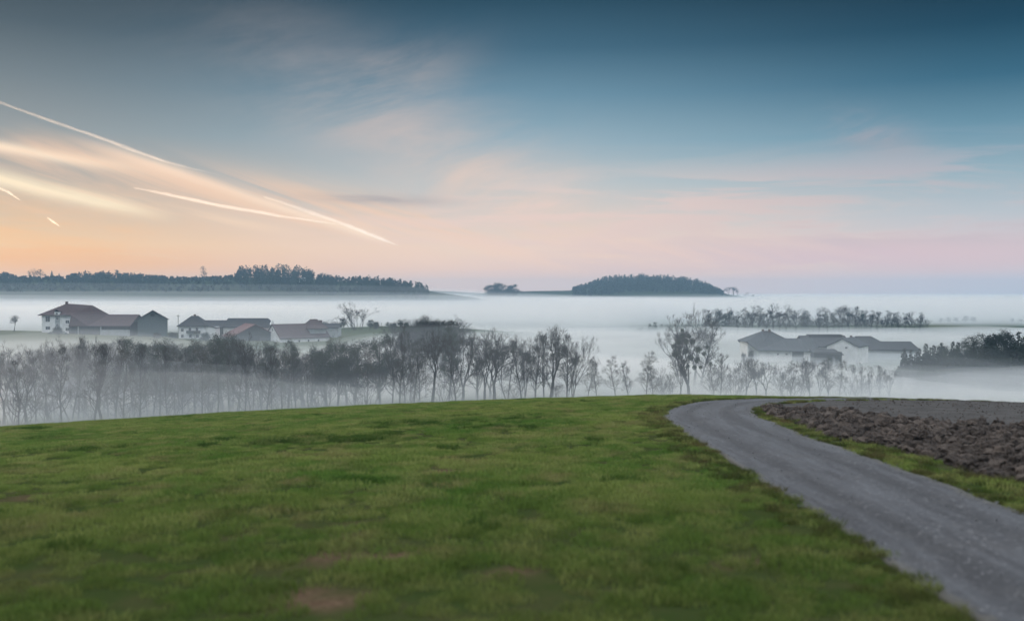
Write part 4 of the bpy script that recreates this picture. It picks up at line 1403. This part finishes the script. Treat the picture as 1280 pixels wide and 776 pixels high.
class Solid:
    """boxes and slabs joined into one mesh"""

    def __init__(self):
        self.bm = bmesh.new()

    def box(self, x0, x1, y0, y1, z0, z1):
        vs_ = [self.bm.verts.new((x, y, z)) for z in (z0, z1) for y in (y0, y1) for x in (x0, x1)]
        for f_ in ((0, 2, 3, 1), (4, 5, 7, 6), (0, 1, 5, 4), (2, 6, 7, 3), (0, 4, 6, 2), (1, 3, 7, 5)):
            self.bm.faces.new([vs_[k] for k in f_])
        return self

    def gable(self, x0, x1, y0, y1, z, zr, axis='y'):
        """a triangular prism on top of a box, its ridge along the axis"""
        if axis == 'y':
            xm = (x0 + x1) / 2
            P_ = [(x0, y0, z), (x1, y0, z), (xm, y0, zr), (x0, y1, z), (x1, y1, z), (xm, y1, zr)]
        else:
            ym = (y0 + y1) / 2
            P_ = [(x0, y1, z), (x0, y0, z), (x0, ym, zr), (x1, y1, z), (x1, y0, z), (x1, ym, zr)]
        vs_ = [self.bm.verts.new(q_) for q_ in P_]
        for f_ in ((0, 1, 2), (5, 4, 3), (0, 3, 4, 1), (1, 4, 5, 2), (2, 5, 3, 0)):
            self.bm.faces.new([vs_[k] for k in f_])
        return self

    def slab(self, polys, t=0.28):
        """roof planes given thickness downwards"""
        key = {}
        top = []
        for po in polys:
            f_ = []
            for q_ in po:
                k = tuple(round(c, 3) for c in q_)
                if k not in key:
                    key[k] = self.bm.verts.new(q_)
                f_.append(key[k])
            top.append(f_)
        low = {v_: self.bm.verts.new((v_.co.x, v_.co.y, v_.co.z - t)) for v_ in key.values()}
        edges = {}
        for f_ in top:
            self.bm.faces.new(f_)
            self.bm.faces.new([low[v_] for v_ in reversed(f_)])
            for a, b in zip(f_, f_[1:] + f_[:1]):
                edges[a, b] = edges.get((a, b), 0) + 1
        for a, b in edges:
            if (b, a) not in edges:
                self.bm.faces.new([b, a, low[a], low[b]])
        return self

    def build(self, name, mat, parent):
        bmesh.ops.recalc_face_normals(self.bm, faces=self.bm.faces[:])
        bmesh.ops.triangulate(self.bm, faces=[f_ for f_ in self.bm.faces if len(f_.verts) > 4])
        me_ = bpy.data.meshes.new(name)
        self.bm.to_mesh(me_)
        self.bm.free()
        me_.materials.append(mat)
        return link_mesh(name, me_, parent)


def saddle(x0, x1, y0, y1, z, zr, axis='y', ov=0.5, hip0=0.0, hip1=0.0):
    """roof planes over a plan; hip0 and hip1 draw the ridge ends in"""
    if axis == 'y':
        xm = (x0 + x1) / 2
        k = ov * (zr - z) / ((x1 - x0) / 2)
        a, b, c, d = (x0 - ov, y0 - ov, z - k), (x1 + ov, y0 - ov, z - k), (x1 + ov, y1 + ov, z - k), (x0 - ov, y1 + ov, z - k)
        r0, r1 = (xm, y0 - ov + hip0, zr), (xm, y1 + ov - hip1, zr)
        P_ = [[a, r0, r1, d], [b, c, r1, r0]]
        if hip0:
            P_.append([a, b, r0])
        if hip1:
            P_.append([c, d, r1])
    else:
        ym = (y0 + y1) / 2
        k = ov * (zr - z) / ((y1 - y0) / 2)
        a, b, c, d = (x0 - ov, y0 - ov, z - k), (x1 + ov, y0 - ov, z - k), (x1 + ov, y1 + ov, z - k), (x0 - ov, y1 + ov, z - k)
        r0, r1 = (x0 - ov + hip0, ym, zr), (x1 + ov - hip1, ym, zr)
        P_ = [[a, b, r1, r0], [c, d, r0, r1]]
        if hip0:
            P_.append([d, a, r0])
        if hip1:
            P_.append([b, c, r1])
    up = [[(q_[0], q_[1], q_[2] + 0.3) for q_ in po] for po in P_]
    return up


def window(parent, x, z, w, h, y=0.0, side=None):
    """a framed window on the front wall (or, with side, on the wall x = side)"""
    t = 0.12
    fr, gl = Solid(), Solid()
    if side is None:
        fr.box(x - w / 2 - t, x - w / 2, y - .07, y - .002, z - t, z + h + t).box(x + w / 2, x + w / 2 + t, y - .07, y - .002, z - t, z + h + t)
        fr.box(x - w / 2, x + w / 2, y - .07, y - .002, z - t, z).box(x - w / 2, x + w / 2, y - .07, y - .002, z + h, z + h + t)
        fr.box(x - .03, x + .03, y - .06, y - .03, z, z + h)
        gl.box(x - w / 2, x + w / 2, y - .03, y - .003, z, z + h)
    else:
        d = side
        fr.box(d + .002, d + .07, x - w / 2 - t, x - w / 2, z - t, z + h + t).box(d + .002, d + .07, x + w / 2, x + w / 2 + t, z - t, z + h + t)
        fr.box(d + .002, d + .07, x - w / 2, x + w / 2, z - t, z).box(d + .002, d + .07, x - w / 2, x + w / 2, z + h, z + h + t)
        gl.box(d + .003, d + .03, x - w / 2, x + w / 2, z, z + h)
    g_ = gl.build('window', m_glass, parent)
    fr.build('frame', m_trim, g_)
    return g_


def zpx(py, Y):
    return CAM_Z + (365 - py) / FPX * Y


def farm(name, px, Y, rz, label, cat, group):
    """an Empty whose heights are heights above the sea of the scene: its foot is on the land"""
    q_ = at(px, 365, Y)
    e_ = empty(name, (q_.x, Y, 0), rz)
    return tag(e_, label, cat, group)


LG, RG = 'buildings of the left farm', 'buildings of the right farm'
M = 430 / FPX                                    # metres per photograph pixel at the left farm
# A: the big farmhouse with its barn wing
f_ = farm('farmhouse', 52, 430, 0.0, 'big farmhouse with white facade and long red-brown roof at far left', 'house', LG)
gnd = gz(at(52, 365, 430).x + 15, 430) - 1.5
ev = zpx(393.6, 429)
rg1, rg2, rg3, wv_ = zpx(379.4, 436), zpx(381.6, 436), zpx(393, 436), zpx(407.3, 427)
A_, B_ = (-1.4, -0.9, ev), (-1.4, 14.9, ev)
R1, R2, R3, R4 = (7.7, 7, rg1), (19.2, 7, rg2), (26.6, 7, rg3), (40, 7, rg3)
E1, W1, MD, W2 = (13.3, -0.9, ev - .1), (13.3, -3.6, wv_), (21.5, -3.6, wv_), (40, -3.6, wv_)
BE, BF = (40, 17.6, wv_), (13.3, 17.6, wv_)
Solid().slab([[A_, R1, B_], [A_, E1, R1], [E1, W1, MD, R2, R1], [R2, MD, R3], [R3, MD, W2, R4], [B_, R1, R2, BF], [R2, R3, BF], [BF, R3, R4, BE]]).build('roof', m_redroof, f_)
Solid().box(0, 13, 0, 14, gnd, ev - .35).build('wall', m_white, f_)
b_ = Solid().box(13.01, 39.5, -2.6, 16.6, gnd, wv_ + 0.2)
b_.gable(39.2, 39.5, -2.6, 16.6, wv_ + .21, rg3 - .35, 'x')
b_.build('barn_wall', m_wood, f_)
Solid().box(5.9, 7.9, -.16, -.01, gnd + 4.2, ev - .4).build('bay_panel', m_pale, f_)
for x_, z_ in ((2.6, 2.2), (2.6, 5.6)):
    window(f_, x_, ev - 8.6 + z_, 1.9, 1.3 if z_ < 3 else 2.3)
for x_, z_, w_ in ((11.2, 1.8, 1.6), (11.2, 5.1, 1.6), (6.9, 3.6, 1.0), (6.9, 6.6, 1.0)):
    window(f_, x_, ev - 8.8 + z_, w_, 1.3, -.16 if x_ < 8 else 0)
dm = Solid().box(5.8, 8.0, -.75, 1.5, ev - .2, ev + 1.3).build('dormer', m_white, f_)
Solid().slab(saddle(5.8, 8.0, -.75, 4.5, ev + 1.3, ev + 2.1, 'y', 0.2), 0.12).build('dormer_roof', m_redroof, dm)
window(dm, 6.9, ev + .1, 0.9, 0.9, -.75)
ch = Solid().box(7.3, 8.2, 6.6, 7.5, rg1 - .5, rg1 + 0.9).build('chimney', m_brick, f_)
Solid().box(27, 39.4, -3.0, -2.62, gnd, gnd + 3.3).build('gate_panel', m_pale, f_)
Solid().box(14, 17, -2.75, -2.61, gnd + 1, gnd + 4).build('door', m_dark, f_)
for x_ in (17, 26.8):
    Solid().box(x_, x_ + .4, -3.2, -2.8, gnd, wv_ + .1).build('post', m_pale, f_)
# B: grey gabled barn
f_ = farm('barn', 171.5, 428, 0.34, 'tall narrow grey barn with steep gable right of the farmhouse', 'barn', LG)
gnd = gz(at(185, 365, 430).x, 430) - 1.5
e1, r1 = zpx(399.6, 430), zpx(388.8, 432)
Solid().box(0, 12.4, 0, 13, gnd, e1).gable(0, 12.4, 0.005, 12.995, e1 + .002, r1, 'y').build('wall', m_teal, f_)
Solid().slab(saddle(0, 12.4, 0, 13, e1, r1, 'y', 0.45)).build('roof', m_greyroof, f_)
Solid().box(5.4, 7, -.08, -.003, e1 + 1.4, e1 + 2.6).build('loft_hatch', m_dark, f_)
ln = Solid().slab([[(-3.2, 1, e1 - 2.4), (-.02, 1, e1 - .6), (-.02, 9, e1 - .6), (-3.2, 9, e1 - 2.4)]], .2).build('lean_to_roof', m_greyroof, f_)
for y_ in (1.3, 8.5):
    Solid().box(-3.0, -2.7, y_, y_ + .3, gnd, e1 - 2.5).build('post', m_wood, f_)
# C: the white house with a balcony
f_ = farm('house', 223, 424, 0.05, 'small white house with hipped grey roof and wooden balcony', 'house', LG)
gnd = gz(at(240, 365, 430).x, 428) - 1.5
e1, r1 = zpx(406.8, 424), zpx(395.6, 429)
Solid().box(0, 11.2, 0, 10, gnd, e1).build('wall', m_white, f_)
Solid().slab(saddle(0, 11.2, 0, 10, e1, r1, 'x', 0.7, 4.8, 4.8)).build('roof', m_greyroof, f_)
Solid().box(11.21, 15.4, 1, 9, gnd, e1 - .7).build('annex_wall', m_white, f_)
Solid().slab([[(11.22, .6, e1 + .1), (11.22, 9.4, e1 + .1), (15.9, 9.4, e1 - .9), (15.9, .6, e1 - .9)]], .2).build('annex_roof', m_greyroof, f_)
bal = Solid().box(3.6, 9.2, -1.4, -.01, e1 - 3.3, e1 - 3.1)
bal.box(3.6, 9.2, -1.4, -1.3, e1 - 3.09, e1 - 2.2).box(3.6, 3.7, -1.29, -.01, e1 - 3.09, e1 - 2.2).box(9.1, 9.2, -1.29, -.01, e1 - 3.09, e1 - 2.2)
bal.build('balcony', m_wood, f_)
for x_, z_ in ((1.6, -2.6), (4.8, -2.3), (7.8, -2.3), (1.6, -5.2), (5.0, -5.2), (8.0, -5.2)):
    window(f_, x_, e1 + z_, 1.0, 1.3)
Solid().box(5.2, 6.0, 4.6, 5.4, r1 - .4, r1 + 1.0).build('chimney', m_brick, f_)
# D: long low barns behind
f_ = farm('barn', 250, 441, 0.0, 'long low grey-roofed barn joined to the white balcony house', 'barn', LG)
e1, r1 = zpx(409, 441), zpx(401, 446)
gnd = gz(at(270, 365, 445).x, 445) - 1.5
Solid().box(0, 11, 0, 10, gnd, e1).build('wall', m_wood, f_)
Solid().slab(saddle(0, 11, 0, 10, e1, r1, 'x', 0.5)).build('roof', m_greyroof, f_)
f_ = farm('barn', 279, 440, 0.0, 'longest grey-roofed barn with white gable end, behind the dark barn', 'barn', LG)
e1, r1 = zpx(408.5, 440), zpx(398.4, 446)
Solid().box(0, 20.5, 0, 12, gnd, e1).gable(20.2, 20.5, 0, 12, e1 + .002, r1 - .3, 'x').build('wall', m_white, f_)
Solid().slab(saddle(0, 20.5, 0, 12, e1, r1, 'x', 0.6, 1.0, 2.6)).build('roof', m_greyroof, f_)
window(f_, 14.5, e1 - 2.2, 0.9, 1.4)
# E: the dark barn in front
f_ = farm('barn', 289, 419, 0.5, 'dark wooden barn with wide gable and bright red roof slope in front', 'barn', LG)
gnd = gz(at(310, 365, 420).x, 425) - 2
e1, r1 = zpx(421.5, 419), zpx(406.2, 422)
Solid().box(0, 20, 0, 17, gnd, e1).gable(0, 20, 0.005, 16.995, e1 + .002, r1, 'y').build('wall', m_wood, f_)
Solid().slab(saddle(0, 20, 0, 17, e1, r1, 'y', 0.6)).build('roof', m_redroof2, f_)
Solid().box(7, 12, -.1, -.004, gnd, e1 - .2).build('door', m_dark, f_)
# F: the white house with a red roof
f_ = farm('house', 331, 431, -0.85, 'white gabled house with long dark red roof and small square windows', 'house', LG)
gnd = gz(at(360, 365, 430).x, 430) - 2.5
e1, r1 = zpx(422.5, 424), zpx(406, 426)
Solid().box(0, 14, 0, 24, gnd, e1).gable(0, 14, 0.005, 23.995, e1 + .002, r1, 'y').build('wall', m_white, f_)
Solid().slab(saddle(0, 14, 0, 24, e1, r1, 'y', 0.45)).build('roof', m_redroof, f_)
for x_ in (8.0, 11.2):
    window(f_, x_, e1 - 1.9, 0.6, 1.1)
window(f_, 7.0, r1 - 2.7, 0.8, 1.2)
for y_ in (4, 9, 13.5, 18.5):
    window(f_, y_, e1 - 2.0, 0.8, 1.0, side=14.0)
Solid().slab(saddle(4, 13, 15, 23.5, r1 - 1.8, r1 + 1.9, 'y', 0.4, 3, 3)).build('raised_roof', m_redroof, f_)
Solid().box(4.4, 12.6, 15.4, 23.1, r1 - 4, r1 - 1.75).build('raised_wall', m_pale, f_)
Solid().box(9.6, 10.5, 21.5, 22.4, r1 - .4, r1 + 1.7).build('chimney', m_brick, f_)
# G: low roof farther right
f_ = farm('shed', 398, 450, 0.0, 'low grey shed at the right end of the left farm', 'shed', LG)
e1, r1 = zpx(409.5, 450), zpx(405, 454)
gnd = gz(at(410, 365, 452).x, 452) - 1.5
Solid().box(0, 9, 0, 8, gnd, e1).build('wall', m_pale, f_)
Solid().slab(saddle(0, 9, 0, 8, e1, r1, 'x', 0.5)).build('roof', m_greyroof, f_)
# pole and wires between barn and house
f_ = farm('utility_pole', 222.5, 436, 0.0, 'thin wooden utility pole between the grey barn and the white house', 'utility pole', None)
gnd = gz(at(222, 365, 436).x, 436) - 1
tp_ = zpx(393.5, 436)
Solid().box(-.09, .09, -.09, .09, gnd, tp_).build('pole', m_wood, f_)
Solid().box(-.8, .8, -.15, -.092, tp_ - .6, tp_ - .45).build('crossarm', m_wood, f_)
# hut on the far ridge
f_ = farm('hut', 374, 1085, 0.2, 'small pale hut on the wooded left ridge', 'hut', None)
gnd = gz(at(378, 365, 1085).x, 1085)
Solid().box(0, 7, 0, 6, gnd - 1, gnd + 3.2).build('wall', m_white, f_)
Solid().slab(saddle(0, 7, 0, 6, gnd + 3.2, gnd + 5.2, 'x', 0.4)).build('roof', m_pale, f_)

# right farm
f_ = farm('farmhouse', 934, 330, 0.0, 'right farmhouse with high seamed grey roof, twin chimneys and white walls', 'house', RG)
gnd = gz(at(970, 365, 330).x, 332) - 1.5
zq = lambda py, Y=330: zpx(py, Y)
A_, B_ = (0, 1, zq(427.2)), (0, 14, zq(427.2))
R1, R2, R3, R4 = (7.2, 7.5, zq(413.4, 337)), (9.8, 7.5, zq(413.6, 337)), (15, 7.5, zq(422.8, 337)), (24.2, 7.5, zq(423, 337))
W1, W2, RH = (3.2, -1.5, zq(437.6, 328)), (22.8, -1.5, zq(439.4, 328)), (25.8, 5.5, zq(430.8, 335))
BW, BE = (3.2, 16, zq(437.6, 328)), (25.8, 16, zq(437))
Solid().slab([[A_, R1, B_], [A_, W1, R1], [R1, W1, R3, R2], [W1, W2, R4, R3], [W2, RH, R4], [B_, R1, R2, BW], [R2, R3, BW], [BW, R3, R4, BE], [R4, RH, BE]], .25).build('roof', m_seam, f_)
Solid().box(3.6, 22.4, -.7, 14, gnd, zq(437.8, 328)).build('wall', m_white, f_)
Solid().box(0.7, 3.59, 2, 13, gnd, zq(429)).build('porch_wall', m_white, f_)
Solid().box(15.0, 18.8, -.85, -.702, gnd, zq(439.6, 328)).build('opening_panel', m_dark, f_)  # solid near-black panel standing for the shaded inside of an opening
for x_ in (10.2, 13.1):
    window(f_, x_, zq(443.5), 0.6, 0.5, -.7)
for x_ in (6.9, 9.1):
    Solid().box(x_, x_ + .7, 7.1, 7.9, zq(415, 337), zq(411.6, 337)).build('chimney', m_brick, f_)
f_ = farm('barn', 1007, 348, 0.0, 'long flat-roofed grey barn behind the right farmhouse', 'barn', RG)
Solid().box(.4, 16, 0, 14, gnd, zq(432, 348)).build('wall', m_pale, f_)
Solid().slab([[(0, -1, zq(433, 347)), (16.6, -1, zq(433, 347)), (16.6, 8, zq(419.2, 356)), (0, 8, zq(419.2, 356))], [(0, 8, zq(419.2, 356)), (16.6, 8, zq(419.2, 356)), (16.6, 16, zq(430, 364)), (0, 16, zq(430, 364))]], .3).build('roof', m_greyroof, f_)
Solid().box(3.4, 15.2, 6.4, 10.4, zq(421.6, 356), zq(418, 356)).build('ridge_vent', m_greyroof, f_)
f_ = farm('house', 1034, 323, -0.55, 'white gabled house right of the right farmhouse, one small gable window', 'house', RG)
e1, r1 = zpx(433, 322), zpx(423.8, 322)
Solid().box(0, 10, 0, 15, gnd, e1).gable(0, 10, .005, 14.995, e1 + .002, r1, 'y').build('wall', m_white, f_)
Solid().slab(saddle(0, 10, 0, 15, e1, r1, 'y', 0.4)).build('roof', m_seam, f_)
window(f_, 6.2, e1 - .6, 0.7, 0.6)
Solid().box(4.6, 5.3, 12, 12.7, r1 - .3, r1 + .8).build('chimney', m_brick, f_)
f_ = farm('shed', 1017, 314, 0.0, 'low dark lean-to shed in front of the white gabled house', 'shed', RG)
gnd2 = gz(at(1030, 365, 315).x, 315) - 1
Solid().box(.3, 9.2, 0, 4, gnd2, zpx(440, 314)).build('wall', m_wood, f_)
Solid().slab([[(0, -.5, zpx(441, 314)), (9.6, -.5, zpx(443, 314)), (8.2, 4.4, zpx(436.4, 317)), (0, 4.4, zpx(436, 317))]], .2).build('roof', m_greyroof, f_)
f_ = farm('barn', 1080, 342, -0.08, 'long low barn fading into the fog at the right of the farm', 'barn', RG)
Solid().box(0, 18.5, 0, 10, gnd, zpx(437, 342)).build('wall', m_pale, f_)
Solid().slab(saddle(0, 18.5, 0, 10, zpx(437, 342), zpx(427.5, 347), 'x', 0.5, 0.0, 1.5)).build('roof', m_greyroof, f_)
f_ = farm('shed', 1075, 352, 0.0, 'small grey shed roof peeping over the long low barn', 'shed', RG)
Solid().box(.3, 7, 0, 8, gnd, zpx(427, 352)).build('wall', m_pale, f_)
Solid().slab(saddle(.3, 7, 0, 8, zpx(427, 352), zpx(421, 356), 'x', 0.4, 0, 2)).build('roof', m_greyroof, f_)
# bushes round the farms
for i, (cpx, top, Y, w_) in enumerate([(72, 407, 421, 1.6), (62, 414, 418, 1.6), (82, 415, 420, 1.3), (196, 414, 420, 1.3), (216, 414, 424, 1.5), (256, 414, 418, 1.4), (939, 435, 324, 0.5), (930, 439, 324, 0.5), (1048, 439, 308, 0.55), (1038, 442, 306, 0.5)]):
    plant('shrub', cpx, top, Y, ['dark round bush in front of the white farmhouse facade', 'low bush left of the farmhouse facade', 'low bush right of the farmhouse facade', 'bush at the foot of the grey gabled barn', 'bush left of the balcony house', 'bush in front of the balcony house', 'bush at the left wall of the right farmhouse', 'outer bush at the left of the right farmhouse', 'dark round bush in front of the low lean-to shed', 'smaller bush beside the lean-to shed'][i], 'bushes round the farms', wide=w_, parts=False)

# ------------------------------------------------------------------ contrails: tubes of ice cloud nine kilometres up
ICE = {}


def contrail(points, widths, density, label, puff=0.5, seed=0):
    """points in photograph pixels give the direction, the height of flight gives the distance"""
    H = 9000.0
    rg_ = np.random.RandomState(seed)
    n = 60
    pp = np.array(points, dtype=float)
    t = np.linspace(0, 1, n)
    tk = np.linspace(0, 1, len(pp))
    qx, qy = np.interp(t, tk, pp[:, 0]), np.interp(t, tk, pp[:, 1])
    wv = np.interp(t, np.linspace(0, 1, len(widths)), widths) * 1.3
    C, Rad = [], []
    for i in range(n):
        d = pdir(qx[i], qy[i])
        k = H / d.z
        c = Vector((0, 0, CAM_Z)) + d * k
        C.append(np.array(c))
        Rad.append(max(0.02, wv[i]) * 0.5 / FPX * k)
    C = np.array(C)
    T = np.gradient(C, axis=0)
    T /= np.linalg.norm(T, axis=1)[:, None]
    side = np.cross(T, (0, 0, 1.0))
    side /= np.linalg.norm(side, axis=1)[:, None]
    up = np.cross(side, T)
    ns = 12
    V = []
    for i in range(n):
        for j in range(ns):
            a = 2 * math.pi * j / ns
            r_ = Rad[i] * (1 + puff * (float(fbm(np.array([i * 0.35 + seed * 7]), np.array([j * 0.5]), 3)[0])))
            V.append(C[i] + side[i] * math.cos(a) * r_ * 1.0 + up[i] * math.sin(a) * r_ * 1.0)
    i_ = np.arange(n * ns).reshape(n, ns)
    nxt = np.roll(i_, -1, axis=1)
    qd = np.stack([i_[:-1], nxt[:-1], nxt[1:], i_[1:]], -1).reshape(-1, 4)
    caps = [i_[0][::-1][None], i_[-1][None]]
    base = C.mean(0)
    dens = 0.22 * density / (np.mean(Rad) * 2)
    me_ = mesh_np('contrail', np.array(V) - base, [qd] + caps, volume_mat('ice_cloud', float(dens), (1.0, 0.84, 0.66), 0.72), outward=True)  # warm tint of low sunlight put into the scatter colour
    o_ = link_mesh('contrail', me_)
    o_.location = base
    cw = C - base
    inner = cw[:, None] + (np.array(V).reshape(n, ns, 3) - C[:, None]) * 0.5
    co_ = mesh_np('bright_core', inner.reshape(-1, 3), [qd] + caps, me_.materials[0], outward=True)
    link_mesh('bright_core', co_, o_)
    return tag(o_, label, 'contrail', 'contrails in the glowing sky')


contrail([(-12, 124), (60, 150), (140, 178), (205, 202), (274, 219)], [3.0, 3.6, 3.8, 3.2, 0.8], 0.30, 'topmost long thin contrail slanting down across the left sky', seed=1)
contrail([(330, 246), (390, 266), (440, 284), (480, 300), (498, 307)], [3.0, 4.0, 4.0, 3.4, 0.7], 0.42, 'crisp contrail pointing down to the right above the wooded left ridge', seed=2)
contrail([(168, 235), (210, 243), (270, 256), (350, 270), (440, 283)], [1.8, 3.4, 4.0, 3.4, 0.8], 0.75, 'slender contrail running nearly level below the broad cloud bands', seed=3)
contrail([(-4, 234), (10, 240), (26, 251)], [2.4, 2.8, 0.9], 0.22, 'short bright contrail stub at the left edge of the sky', seed=4)
contrail([(59, 272), (66, 277), (75, 283)], [1.2, 2.8, 0.8], 0.16, 'tiny detached contrail scrap low in the orange sky at left', seed=5)
contrail([(528, 320), (536, 324), (545, 329)], [0.8, 1.8, 0.6], 0.2, 'tiny faint contrail scrap low over the gap between the hills', seed=6)
